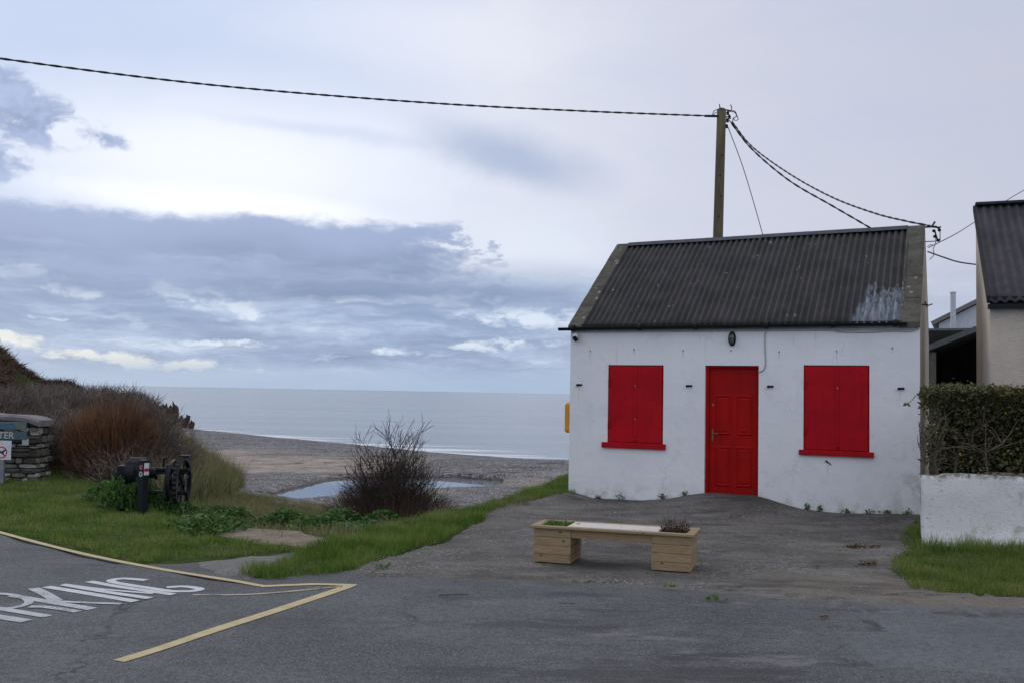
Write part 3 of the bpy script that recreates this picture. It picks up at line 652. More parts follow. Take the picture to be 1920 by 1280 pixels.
letters = {
 'letter_g': ([(Z([(1315, 141), (1200, 131), (1110, 126), (1020, 136), (1000, 150), (1060, 168), (1280, 203), (1520, 238), (1640, 242), (1740, 238), (1800, 222), (1740, 207), (1640, 198), (1500, 206)]), .085)], 0),
 'letter_n': ([(Z([(800, 152), (1090, 203), (1560, 270)]), .085), (Z([(570, 178), (900, 222), (1380, 262)]), .055), (Z([(570, 182), (900, 240), (1350, 306)]), .085)], 0),
 'letter_i': ([(Z([(415, 200), (800, 263), (1220, 333)]), .095)], 0),
 'letter_k': ([(Z([(110, 280), (430, 335), (830, 402)]), .10), (Z([(300, 215), (400, 262), (510, 328)]), .10), (Z([(500, 332), (760, 345), (1090, 356)]), .06)], 1),
 'letter_r': ([(Z([(-330, 340), (0, 398), (430, 470)]), .09), (Z([(-330, 335), (-150, 272), (40, 266), (200, 295), (260, 345), (150, 385), (0, 405)]), .07), (Z([(260, 382), (440, 388), (700, 428)]), .08)], 1),
 'letter_a': ([(Z([(-500, 385), (-150, 450), (240, 512)]), .11), (Z([(-500, 385), (-420, 470), (-300, 560)]), .09), (Z([(-330, 420), (-420, 470)]), .07)], 1)}
lt = empty('painted_word', (-3.4, 8.6, .02), 0, 'worn white painted letters ending in KING on the asphalt at bottom left', 'road marking'); lt['kind'] = 'structure'
bpy.context.view_layer.update()
for nme, (strs, worn) in letters.items():
    b = MB()
    for i, (px, w) in enumerate(strs):
        v, f = strip(nme, spl(px, 4), w * .98, None, .0145 + .0006 * i); b.add([(a + 3.4, c_ - 8.6, z - .02) for a, c_, z in v], f)
    b.build(nme, M['paint_worn' if worn else 'paint_white'], lt)
# ------------------------------------------------------------------ cottage
cot = empty('cottage', (HX, HY, 0), -TH, 'small white cottage with dark corrugated roof and red door and shutters', 'cottage')
SL = (ZR - ZE) / (HD / 2)
def wallmesh():
    b = MB(); T_ = .34; ops = [(.70, 1.68, .985, 2.31), (2.385, 3.262, -.4, 2.31), (3.965, 4.955, .985, 2.325)]
    xs = sorted({0, HW, *[o[0] for o in ops], *[o[1] for o in ops]}); zs = [-.4, .985, 2.31, 2.325, 2.99]
    dd = .13
    for i in range(len(xs) - 1):
        for j in range(len(zs) - 1):
            cx = (xs[i] + xs[i + 1]) / 2; cz = (zs[j] + zs[j + 1]) / 2
            if any(o[0] < cx < o[1] and o[2] < cz < o[3] for o in ops): continue
            b.add([(xs[i], 0, zs[j]), (xs[i + 1], 0, zs[j]), (xs[i + 1], 0, zs[j + 1]), (xs[i], 0, zs[j + 1])], [(0, 1, 2, 3)])
    for x0, x1, z0, z1 in ops:
        b.add([(x0, 0, z0), (x0, 0, z1), (x0, T_, z1), (x0, T_, z0)], [(0, 1, 2, 3)])
        b.add([(x1, 0, z0), (x1, 0, z1), (x1, T_, z1), (x1, T_, z0)], [(3, 2, 1, 0)])
        b.add([(x0, 0, z1), (x1, 0, z1), (x1, T_, z1), (x0, T_, z1)], [(0, 1, 2, 3)])
        b.add([(x0, 0, z0), (x1, 0, z0), (x1, T_, z0), (x0, T_, z0)], [(3, 2, 1, 0)])
        b.add([(x0 - .02, T_, z0), (x1 + .02, T_, z0), (x1 + .02, T_, z1 + .02), (x0 - .02, T_, z1 + .02)], [(0, 1, 2, 3)])
    for x in (0,):
        b.add([(x, 0, -.4), (x, HD, -.4), (x, HD, 2.99), (x, HD / 2, 2.99 + SL * HD / 2), (x, 0, 2.99)], [(0, 1, 2, 3, 4)])
    b.add([(0, HD, -.4), (HW, HD, -.4), (HW, HD, 2.99), (0, HD, 2.99)], [(3, 2, 1, 0)])
    return b
wallmesh().build('wall', M['wall'], cot)
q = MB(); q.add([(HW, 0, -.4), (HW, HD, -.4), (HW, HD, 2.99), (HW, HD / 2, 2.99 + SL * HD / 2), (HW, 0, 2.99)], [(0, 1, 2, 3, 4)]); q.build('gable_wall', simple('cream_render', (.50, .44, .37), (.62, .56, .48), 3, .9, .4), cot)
def corr(x0, x1, y0, y1, z0, z1, per=.1085, amp=.025, rows=14, sag=.012, thick=.01, step=8):
    n = int((x1 - x0) / per * step) + 1; X = np.linspace(x0, x1, n); R = np.linspace(0, 1, rows)
    XX, RR_ = np.meshgrid(X, R); YY = y0 + (y1 - y0) * RR_; L = math.hypot(y1 - y0, z1 - z0)
    off = amp * np.cos(XX / per * 2 * PI) + sag * vn(XX, YY, .8) + .004 * vn(XX, YY, 4)
    nz = (y1 - y0) / L; nyv = -(z1 - z0) / L
    P1 = np.stack([XX, YY + nyv * off, z0 + (z1 - z0) * RR_ + nz * off], -1).reshape(-1, 3)
    P2 = P1 + np.array([0, -nyv * thick, -nz * thick]); co = np.concatenate([P1, P2]); N = n * rows
    idx = np.arange(N).reshape(rows, n); a, b, c_, d = idx[:-1, :-1].ravel(), idx[:-1, 1:].ravel(), idx[1:, 1:].ravel(), idx[1:, :-1].ravel()
    F = [np.stack([a, b, c_, d], -1), np.stack([d, c_, b, a], -1) + N]
    e = idx[0]; F.append(np.stack([e[:-1], e[:-1] + N, e[1:] + N, e[1:]], -1))
    for col in (0, n - 1):
        e = idx[:, col]; F.append(np.stack([e[:-1], e[1:], e[1:] + N, e[:-1] + N], -1))
    return npmesh('roof_sheet', co, np.concatenate(F), False)
RZ0 = 3.0 - .07 * SL
front = link('roof', corr(.17, HW - .24, -.07, HD / 2, RZ0 + .005, 3.005 + SL * HD / 2), M['roof'], cot)
bk = corr(.17, HW - .24, -.07, HD / 2, RZ0 + .005, 3.005 + SL * HD / 2, step=6)
mbk = link('rear_roof', bk, M['roof'], cot); mbk.location = (HW - .07, HD, 0); mbk.rotation_euler = (0, 0, PI)
def coping(x0, x1):
    b = MB(); n = 9
    # front and rear slopes as slightly uneven slabs
    for sgn in (0, 1):
        for k in range(n):
            t0 = k / n; t1 = (k + 1) / n - .004
            y0_, y1_ = (-.06 + (HD / 2 + .06) * t0, -.06 + (HD / 2 + .06) * t1)
            dz = random.uniform(-.006, .006)
            pr = []
            for yy in (y0_, y1_):
                z = ZE + SL * yy + dz - .01
                pr.append((yy, z))
            (a, za), (c_, zc) = pr
            if sgn: a, c_ = HD - a, HD - c_
            vs = [(x0, a, za - .09), (x1, a, za - .09), (x1, a, za), (x0, a, za), (x0, c_, zc - .09), (x1, c_, zc - .09), (x1, c_, zc), (x0, c_, zc)]
            b.add(vs, [(0, 1, 2, 3), (7, 6, 5, 4), (0, 4, 5, 1), (3, 2, 6, 7), (1, 5, 6, 2), (0, 3, 7, 4)])
    return b
coping(-.03, .23).build('coping', M['coping'], cot); coping(HW - .29, HW + .004).build('coping', M['coping'], cot)
b = MB()
for k in range(6):
    x0 = .22 + k * .87; x1 = min(x0 + .875, HW - .27); zz = ZR + .0 + random.uniform(-.008, .008)
    b.prism([(HD / 2 - .13, zz - .085), (HD / 2 - .03, zz - .005), (HD / 2 + .03, zz - .005), (HD / 2 + .13, zz - .085), (HD / 2 + .03, zz - .03), (HD / 2 - .03, zz - .03)], x0, x1 - .003, 'x')
b.build('ridge_cap', simple('ridge_tile', (.05, .05, .062), (.085, .085, .10), 5, .7, .4), cot)
# gutter, brackets, fascia
g0 = Vector((-.19, -.095, 2.945)); g1_ = Vector((5.50, -.095, 2.975)); b = MB()
prof = [(-.052 * math.cos(PI * k / 8), -.052 * math.sin(PI * k / 8)) for k in range(9)] + [(.044 * math.cos(PI * k / 8), -.044 * math.sin(PI * k / 8)) for k in range(9)]
n = len(prof); vs = [(p.x, p.y + a, p.z + z) for p in (g0, g1_) for a, z in prof]
b.add(vs, [(i, (i + 1) % n, n + (i + 1) % n, n + i) for i in range(n)] + [tuple(range(9)), tuple(range(n + 8, n - 1, -1))])
gut = b.build('gutter', M['black_plastic'], cot)
for x in (.08, 1.28, 2.24, 3.40, 4.42, 5.34):
    z = 2.945 + (x + .19) / 5.69 * .03
    bb = MB(); bb.tube([(x - .03, -.095, z - .008), (x + .03, -.095, z - .008)], .058, 12); bb.box(x - .012, x + .012, -.05, -.002, z - .03, z + .05)
    bb.build('bracket', M['black_plastic'], gut)
b = MB(); b.box(.02, HW - .02, -.022, -.001, 2.862, 2.905, bev=.004); b.box(.0, HW, -.035, -.0005, 2.908, 2.985)
b.build('fascia', simple('dirty_white_board', (.40, .41, .42), (.52, .53, .54), 4, .8, .3), cot)
q = MB(); q.box(.2, HW - .25, -.052, -.037, 2.93, 3.005); q.build('eaves_filler', M['dark_timber'], cot)  # dark strip added to darken the bright gaps under the corrugation
# shutters
def shutter(x0, x1, z0, z1, seam, sillx0, sillx1, sz0, sz1, bolts):
    w = MB(); w.box(x0 - .002, x1 + .002, .025, .06, z0, z1, bev=.004); wo = w.build('window', M['red'], cot)
    for a, c_, yy in ((x0 + .022, seam - .005, .004), (seam + .005, x1 - .022, -.010)):
        q = MB(); q.box(a, c_, yy, .028, z0 + .012, z1 - .018, bev=.004); q.build('shutter', M['red'], wo)
    q = MB(); q.box(seam - .045, seam + .006, -.016, .002, z0 + .05, z1 - .03, bev=.003); q.build('batten', M['red'], wo)
    for hz in (z0 + .3, z1 - .3):
        for hx in (x0 + .03, x1 - .03):
            q = MB(); q.tube([(hx, -.006, hz - .06), (hx, -.006, hz + .06)], .008, 8); q.box(hx - .02, hx + .02, -.009, 0.001, hz - .05, hz + .05)
            q.build('hinge', M['red_door'], wo)
    for bx, bz in bolts:
        q = MB(); q.tube([(bx, -.03, bz), (bx, -.01, bz)], .012, 10); q.build('bolt', M['steel'], wo)
    s_ = MB(); s_.box(sillx0, sillx1, -.055, .10, sz0, sz1, bev=.008); s_.build('sill', M['red'], wo)
shutter(.70, 1.68, .985, 2.31, 1.215, .612, 1.732, .893, .988, [(1.195, 1.955), (1.205, 1.39)])
shutter(3.965, 4.955, .985, 2.325, 4.50, 3.90, 5.02, .905, .988, [(4.485, 1.965)])
# door
dr = MB(); dr.box(2.435, 3.235, .105, .150, .215, 2.275)
# leave panels: raised fields around sunk panels
dob = dr.build('door', M['red_door'], cot)
def panel(x0, x1, z0, z1):
    q = MB(); yo = .1045; e = .022
    def fr(a0, a1, c0, c1, y): return [(a0, y, c0), (a1, y, c0), (a1, y, c1), (a0, y, c1)]
    A = fr(x0, x1, z0, z1, yo); B = fr(x0 + e, x1 - e, z0 + e, z1 - e, yo - .016); C_ = fr(x0 + 2 * e, x1 - 2 * e, z0 + 2 * e, z1 - 2 * e, yo - .004)
    D = fr(x0 + 3 * e, x1 - 3 * e, z0 + 3 * e, z1 - 3 * e, yo - .012)
    fs = [(i, (i + 1) % 4, 4 + (i + 1) % 4, 4 + i) for i in range(4)] + [(4 + i, 4 + (i + 1) % 4, 8 + (i + 1) % 4, 8 + i) for i in range(4)] + [(8 + i, 8 + (i + 1) % 4, 12 + (i + 1) % 4, 12 + i) for i in range(4)] + [(12, 13, 14, 15)]
    q.add(A + B + C_ + D, fs); q.build('panel', M['red_door'], dob)
for a, c_ in ((2.54, 2.80), (2.885, 3.145)):
    panel(a, c_, 1.17, 1.83); panel(a, c_, .33, .99)
q = MB(); q.box(2.385, 2.437, .06, .16, .2, 2.31); q.box(3.233, 3.262, .06, .16, .2, 2.31); q.box(2.437, 3.233, .06, .16, 2.272, 2.31); q.build('door_frame', M['red_door'], cot)
q = MB(); q.box(2.385, 3.262, -.02, .16, .16, .212); q.build('threshold', simple('worn_concrete', (.12, .11, .10), (.17, .16, .15), 8, .9, .5), cot)
q = MB(); q.box(2.482, 2.512, .095, .106, 1.06, 1.26, bev=.003); q.tube([(2.497, .1, 1.19), (2.497, .05, 1.19), (2.60, .045, 1.187)], .009, 8); q.build('handle', M['brass'], dob)
q = MB(); q.tube([(2.50, .106, 1.66), (2.50, .092, 1.66)], .022, 14); q.build('lock', M['brass'], dob)
# the old roof is a little higher at its right end
for o in cot.children:
    if o.name.split('.')[0] in ('roof', 'coping', 'ridge_cap', 'rear_roof'):
        me = o.data; co = np.empty(len(me.vertices) * 3, np.float32); me.vertices.foreach_get('co', co); co = co.reshape(-1, 3)
        xl = (HW - .07 - co[:, 0]) if o.name.startswith('rear') else co[:, 0]
        co[:, 2] += (xl / HW - .5) * .095 * np.clip(1 - np.abs(co[:, 1] - HD / 2) / (HD / 2), 0, 1); me.vertices.foreach_set('co', co.ravel()); me.update()
# wall fittings that belong to the wall: rusty pegs, iron brackets, hairline
for (u, z) in ((.369, 2.545), (1.159, 2.572), (2.012, 2.554), (2.813, 2.554), (3.584, 2.536), (4.47, 2.545), (5.286, 2.594)):
    q = MB(); q.tube([(u, .01, z), (u, -.022, z), (u, -.026, z + .014)], .0045, 6); q.box(u - .007, u + .007, -.005, .001, z - .013, z + .008); q.build('wall_hook', M['rust'], cot)
for (u, z) in ((.181, 1.958), (2.126, 1.967), (3.452, 1.977), (5.415, 1.972)):
    q = MB(); q.box(u - .045, u + .045, -.012, .001, z - .014, z + .018); q.box(u - .05, u - .028, -.05, -.010, z - .022, z + .014); q.tube([(u + .02, -.012, z), (u + .02, -.04, z), (u + .045, -.045, z)], .007, 6)
    q.build('iron_bracket', M['black_iron'], cot)
# surface cables
q = MB(); q.tube(spl([(3.41, -.026, 2.89), (3.365, -.012, 2.83), (3.36, -.011, 2.60), (3.37, -.011, 2.36), (3.34, -.011, 2.25), (3.26, -.011, 2.205)], 8), .011, 8); q.build('cable', M['pale_cable'], cot)
q = MB(); q.tube(spl([(2.2, -.026, 2.885), (3.40, -.026, 2.885), (4.3, -.026, 2.875), (4.55, -.014, 2.842), (4.95, -.014, 2.835), (5.3, -.014, 2.85), (5.6, -.014, 2.855), (5.62, -.012, 3.0)], 8), .010, 8); q.build('cable', M['pale_cable'], cot)
q = MB(); q.tube(spl([(4.30, -.004, .822), (4.33, -.006, .80), (4.36, -.004, .795), (4.385, -.006, .765)], 4), .009, 6); q.tube([(4.32, -.004, .835), (4.345, -.01, .79)], .007, 6); q.build('broken_clip', M['black_iron'], cot)

cw = Matrix.Translation((HX, HY, 0)) @ Matrix.Rotation(-TH, 4, 'Z')
def onwall(u, v, z): return cw @ Vector((u, v, z))
# bulkhead lamp over the door
L = empty('wall_lamp', onwall(2.83, 0, 2.745), -TH, 'oval dark bulkhead lamp on the white wall above the red door', 'lamp')
q = MB(); n = 20
def oval(b, a, c_, y0, y1, k=1.):
    pl = [(a * math.cos(2 * PI * i / n), c_ * math.sin(2 * PI * i / n)) for i in range(n)]
    vs = [(x, y0, z) for x, z in pl] + [(x * k, y1, z * k) for x, z in pl]
    b.add(vs, [tuple(range(n)), tuple(range(2 * n - 1, n - 1, -1))] + [(i, n + i, n + (i + 1) % n, (i + 1) % n) for i in range(n)])
oval(q, .062, .118, 0, -.03); oval(q, .055, .11, -.03, -.045, .92); q.build('lamp_body', M['black_iron'], L)
q = MB(); oval(q, .042, .092, -.045, -.085, .72); q.build('lamp_glass', M['glass_grey'], L, True)
q = MB(); q.box(-.006, .006, -.094, -.04, -.10, .10); q.box(-.05, .05, -.092, -.04, -.006, .006); q.build('cage', M['black_iron'], L)
# security camera
L = empty('security_camera', onwall(.125, 0, 2.80), -TH, 'small white security camera with black lens under the left end of the gutter', 'camera')
q = MB(); q.box(-.035, .035, -.02, 0, .0, .09, bev=.005); q.tube([(0, -.01, .05), (0, -.07, .04)], .014, 10); q.build('mount', M['white_plastic'], L)
q = MB(); q.tube([(0, -.03, .02), (-.003, -.06, .018), (.0, -.10, -.01), (.003, -.135, -.035)], [.045, .052, .05, .043], 14); q.build('housing', M['white_plastic'], L, True)
q = MB(); q.tube([(.003, -.132, -.033), (.004, -.150, -.045)], [.042, .036], 14); q.tube([(0.0, -.05, -.02), (.0, -.085, -.06), (0, -.105, -.075)], [.032, .04, .028], 12); q.build('lens', M['black_plastic'], L, True)
# yellow box on the seaward gable
L = empty('emergency_cabinet', onwall(0, .42, 1.05), -TH, 'yellow emergency cabinet fixed to the left gable wall of the cottage', 'cabinet')
q = MB(); q.box(-.19, -.001, -.19, .19, .06, .60, bev=.035); q.build('case', M['yellow'], L)
q = MB(); q.box(-.09, -.03, -.194, -.189, .20, .44); q.build('label_plate', M['green_label'], L)
q = MB(); q.box(-.193, -.188, -.1, .1, .24, .42); q.build('handle', M['black_plastic'], L)

# ------------------------------------------------------------------ utility pole and cables
PT = at(1353, 206, 25); PB = at(1346, 450, 25); ax = (PB - PT).normalized(); base = PT + ax * ((PT.z + .5) / -ax.z)
pole = empty('utility_pole', (base.x, base.y, 0), 0, 'tall weathered wooden utility pole standing behind the cottage', 'utility pole')
lp = lambda p: tuple(Vector(p) - Vector((base.x, base.y, 0)))
q = MB(); q.tube([lp(base.lerp(PT, k / 8)) for k in range(9)], [.15 - .035 * k / 8 for k in range(9)], 16); q.build('post', M['pole'], pole, True)
hd = PT
def P(dx_, dz_, dy_=0): return lp((hd.x + dx_, hd.y + dy_, hd.z + dz_))
q = MB(); q.tube([P(0, -.02), P(0, .03)], [.12, .07], 14); q.build('cap', M['black_plastic'], pole)
q = MB()
for k, (a, c_) in enumerate(((.16, -.08), (.20, -.18), (.15, -.27), (.13, -.42))):
    q = MB(); q.tube([P(.08, c_), P(a, c_)], .012, 6); q.tube([P(a, c_ + .045), P(a, c_ + .015), P(a, c_ - .015), P(a, c_ - .05)], [.02, .04, .03, .045], 10); q.build('insulator', M['black_iron'], pole)
q = MB(); q.tube([P(.02, .01), P(.2, -.02), P(.25, -.03)], .018, 8); q.build('arm', M['black_iron'], pole)
q = MB(); q.tube(spl([P(-.24, -.19), P(-.2, -.05), P(-.11, .0), P(-.05, .04), P(-.06, .14), P(-.03, .03)], 8), .011, 6)
q.tube(spl([P(-.24, -.19), P(-.16, -.09), P(-.09, -.06)], 8), .010, 6); q.tube([P(-.12, -.30), P(-.05, -.31), P(.05, -.31)], .013, 6)
q.tube(spl([P(.22, .13), P(.26, .06), P(.25, -.03), P(.34, -.07), P(.38, -.16), P(.30, -.22), P(.28, -.33)], 8), .012, 6)
q.tube(spl([P(.2, -.05), P(.33, -.03), P(.4, -.17), P(.42, -.25), P(.34, -.27), P(.3, -.2)], 8), .010, 6)
q.tube(spl([P(.12, -.2), P(.22, -.3), P(.29, -.38), P(.36, -.45)], 6), .012, 6); q.build('cable_tail', M['wire'], pole)
q = MB()
for k in range(7):
    zz = PT.z - 1.2 - k * .52; c_ = PT.lerp(base, (PT.z - zz) / (PT.z - base.z)); sgn = -1 if k % 2 else 1
    q = MB(); q.tube([lp(c_ + Vector((.02 * sgn, -.11, 0))), lp(c_ + Vector((.02 * sgn, -.16, 0)))], .018, 6); q.build('step_bolt', M['black_iron'], pole)
def cable(name, pts, r, twist, label, cat='cable', n=14, m='wire'):
    P_ = spl(pts, n); q = MB()
    if twist:
        D_ = [0.]
        for i in range(1, len(P_)): D_.append(D_[-1] + (P_[i] - P_[i - 1]).length)
        tot = D_[-1]; ns = int(tot / (twist / 6)); F = []
        for i in range(ns + 1):
            d = tot * i / ns; j = min(max(np.searchsorted(D_, d) - 1, 0), len(P_) - 2); f = (d - D_[j]) / max(D_[j + 1] - D_[j], 1e-6); F.append(P_[j].lerp(P_[j + 1], f))
        for ph in (0, PI):
            pp = []
            for i, p in enumerate(F):
                t = (F[min(i + 1, ns)] - F[max(i - 1, 0)]).normalized(); a = t.cross(Vector((0, 0, 1))).normalized(); c_ = t.cross(a); g = 2 * PI * i / 6 + ph
                pp.append(p + (a * math.cos(g) + c_ * math.sin(g)) * r * .85)
            q.tube(pp, r, 5)
    else: q.tube(P_, r, 6)
    o = q.build(name, M[m], None, True); return tag(o, label, cat, 'overhead cables')
e0 = at(1330, 218, 24.95)
cable('overhead_cable', [at(-700, -15, 17.5), at(-300, 62, 18.8), at(0, 110, 20), at(400, 160, 21.5), at(800, 193, 23), at(1100, 209, 24), e0], .0145, .62, 'long thick twisted cable crossing the sky from the pole top to the left')
q = MB(); q.tube([e0 + Vector((-.12, 0, 0)), e0 + Vector((.22, 0, 0))], .032, 8); tag(q.build('cable_clamp', M['black_iron'], None), 'dark clamp joining the long cable to the pole top', 'clamp')
RB = onwall(HW + .09, HD / 2, 4.88)
cable('overhead_cable', [at(1373, 229, 24.9), at(1410, 275, 24), at(1480, 326, 22.4), at(1560, 370, 20.6), at(1640, 400, 19), at(1700, 415, 18), RB], .0115, .45, 'upper of the two twisted cables sagging from pole to the cottage gable')
cable('overhead_cable', [at(1371, 231, 24.9), at(1410, 280, 24.6), at(1480, 339, 24.2), at(1560, 386, 23.8), at(1632, 428, 23.4), at(1700, 470, 23)], .0135, .5, 'lower twisted cable dropping from pole to behind the cottage ridge')
cable('overhead_wire', [at(1364, 236, 24.9), at(1395, 320, 25.5), at(1430, 440, 26.3), at(1450, 520, 26.8)], .010, 0, 'thin straight stay wire falling from pole behind the roof', 'wire')
cable('overhead_wire', [onwall(HW + .06, HD / 2, 4.49), at(1790, 440, 17.5), at(1830, 415, 18.5), at(1920, 357, 20), at(2100, 262, 23)], .008, 0, 'thin wire rising right from the gable bracket over the neighbouring roof', 'wire')
cable('overhead_wire', [onwall(HW + .05, HD / 2, 4.42), at(1770, 483, 17.0), at(1800, 492, 17.6), at(1845, 498, 18.6)], .013, 0, 'short sagging cable between the cottage gable and the neighbouring wall', 'cable')
bk_ = empty('cable_bracket', RB, -TH, 'tangled iron cable bracket and insulators on the right gable peak', 'bracket')
q = MB(); q.tube([(-.12, 0, -.02), (.10, 0, -.02), (.16, 0, -.08)], .016, 8); q.tube([(.02, 0, -.03), (.08, 0, .07)], .018, 6); q.tube([(.02, 0, -.02), (.15, 0, -.04), (.17, -.02, -.03)], .015, 6)
q.tube([(.16, 0, -.1), (.16, 0, -.27), (.15, 0, -.28), (-.1, 0, -.28)], .008, 6); q.tube([(.07, 0, -.08), (.12, 0, -.27)], .014, 6); q.build('arm', M['black_iron'], bk_)
for a, c_ in ((.06, -.1), (.15, -.09), (.075, -.2), (.13, -.27)):
    q = MB(); q.tube([(a, 0, c_ + .03), (a, 0, c_ + .01), (a, 0, c_ - .02)], [.018, .032, .02], 8); q.build('insulator', M['black_iron'], bk_)
q = MB(); q.tube(spl([(.09, 0, -.2), (.085, 0, -.32), (.05, 0, -.42), (.06, 0, -.52), (-.01, 0, -.6)], 6), .008, 6); q.tube(spl([(-.05, -.02, -.38), (.0, 0, -.34), (.06, 0, -.35)], 6), .007, 6); q.build('cable_tail', M['pale_cable'], bk_)
q = MB(); q.tube([(-.08, 0, 0), (.07, 0, 0)], .012, 6); q.tube([(.02, 0, .05), (.05, 0, -.04), (.10, 0, 0), (.14, 0, .01)], .01, 6)
o = q.build('wall_eyelet', M['black_iron'], None, False, onwall(HW + .03, .9, 3.33)); tag(o, 'small dark eyelet hook halfway up the right gable edge', 'hook')

# ------------------------------------------------------------------ neighbouring building
NB = at(1857, 745, 14.3); nth = math.atan2(1.27, 3.15)
nb = empty('neighbour_house', (NB.x, NB.y, 0), -nth, 'beige pebbledashed house with dark corrugated roof at the right edge', 'house')
ND = 3.3; NZ0, NZ1 = 3.22, 5.13; NW = 7.
q = MB(); q.add([(0, 0, -.3), (NW, 0, -.3), (NW, 0, NZ0), (0, 0, NZ0), (0, ND, -.3), (NW, ND, -.3), (NW, ND, NZ1 - .03), (0, ND, NZ1 - .03)], [(0, 1, 2, 3), (1, 5, 6, 2), (5, 4, 7, 6), (4, 0, 3, 7), (3, 2, 6, 7)]); q.build('wall', M['pebbledash'], nb)
rs = (NZ1 - NZ0) / ND
o = link('roof', corr(-.004, NW + .1, -.14, ND + .03, NZ0 + .10 - .14 * rs, NZ1 + .1, per=.127, amp=.021, rows=16, step=7), M['roof_neighbour'], nb)
q = MB(); q.box(-.03, NW + .1, -.12, -.001, NZ0 - .10, NZ0 - .035); q.box(-.0, NW, -.03, -.002, NZ0 - .07, NZ0 + .08); q.build('gutter', M['black_plastic'], nb)
q = MB(); q.box(-.01, NW + .1, ND - .12, ND + .10, NZ1 + .09, NZ1 + .14, bev=.01); q.build('ridge_cap', M['roof_neighbour'], nb)
q = MB(); q.prism([(-.1, NZ0 - .02), (ND + .02, NZ1 - .0), (ND + .02, NZ1 + .1), (-.1, NZ0 + .09)], -.045, -.002, 'x'); q.build('barge_board', M['dark_timber'], nb)
q = MB(); q.tube([(-.008, .02, .0), (-.008, .02, 1.8), (-.008, .02, 2.4)], .012, 6); q.build('conduit', M['pale_cable'], nb)
# lean-to between the houses
SH = at(1738, 700, 21.2)
sh = empty('lean_to_shed', (SH.x, SH.y, 0.07), -.42, 'dark open lean-to shed between the two houses', 'shed')
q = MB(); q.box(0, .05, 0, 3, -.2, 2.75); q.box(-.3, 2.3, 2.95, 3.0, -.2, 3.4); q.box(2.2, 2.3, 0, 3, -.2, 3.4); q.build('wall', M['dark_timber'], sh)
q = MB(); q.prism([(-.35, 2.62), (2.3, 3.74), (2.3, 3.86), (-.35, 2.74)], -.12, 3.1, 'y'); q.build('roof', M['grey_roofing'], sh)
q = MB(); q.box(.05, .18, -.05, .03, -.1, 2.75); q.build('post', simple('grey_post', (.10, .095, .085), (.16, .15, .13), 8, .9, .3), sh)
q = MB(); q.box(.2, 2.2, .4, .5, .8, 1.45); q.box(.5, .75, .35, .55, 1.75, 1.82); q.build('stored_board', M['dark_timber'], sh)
FR = at(1738, 640, 25)
q = MB(); q.prism([(0, 3.62), (2.2, 3.62), (2.2, 3.4), (0, 3.4)], 0, 3, 'y'); q.box(0.02, 2.1, .1, 2.9, 0, 3.4)
fr = empty('grey_outbuilding', (FR.x - .2, FR.y, 0), -.42, 'low grey flat-roofed outbuilding behind the lean-to shed', 'outbuilding')
q = MB(); q.prism([(0, 3.12), (0.1, 3.6), (3, 3.75), (3, 3.12)], 0, 2.6, 'x'); q.build('roof', M['grey_roofing'], fr)
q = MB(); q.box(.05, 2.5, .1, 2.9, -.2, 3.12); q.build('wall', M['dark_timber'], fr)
WH = at(1752, 605, 36)
wh = empty('white_house', (WH.x, WH.y, 0), -.43, 'distant white gabled house glimpsed between cottage and neighbour', 'house')
q = MB(); q.prism([(.15, -.3), (6.2, -.3), (6.2, WH.z), (3.2, WH.z + 1.58), (.15, WH.z - .03)], 0, 7, 'y'); q.build('wall', M['far_white'], wh)
q = MB(); q.prism([(-.05, WH.z - .1), (3.2, WH.z + 1.62), (3.2, WH.z + 1.78), (-.12, WH.z + .02)], -.2, 7.1, 'y'); q.prism([(3.2, WH.z + 1.62), (6.4, WH.z - .1), (6.5, WH.z + .02), (3.2, WH.z + 1.78)], -.2, 7.1, 'y'); q.build('roof', M['far_roof'], wh)
q = MB(); q.box(1.28, 1.44, -.003, .02, WH.z - .35, WH.z - .15); q.build('vent', M['black_plastic'], wh)
fl = at(1787, 560, 33); q = MB(); q.tube([(fl.x, fl.y, -.2), (fl.x, fl.y, fl.z + .18)], .085, 14); q.tube([(fl.x, fl.y, fl.z + .18), (fl.x, fl.y, fl.z + .22)], [.1, .1], 14)
tag(q.build('flue_pipe', M['far_white'], None), 'tall slim white flue pipe in front of the distant white house', 'pipe')

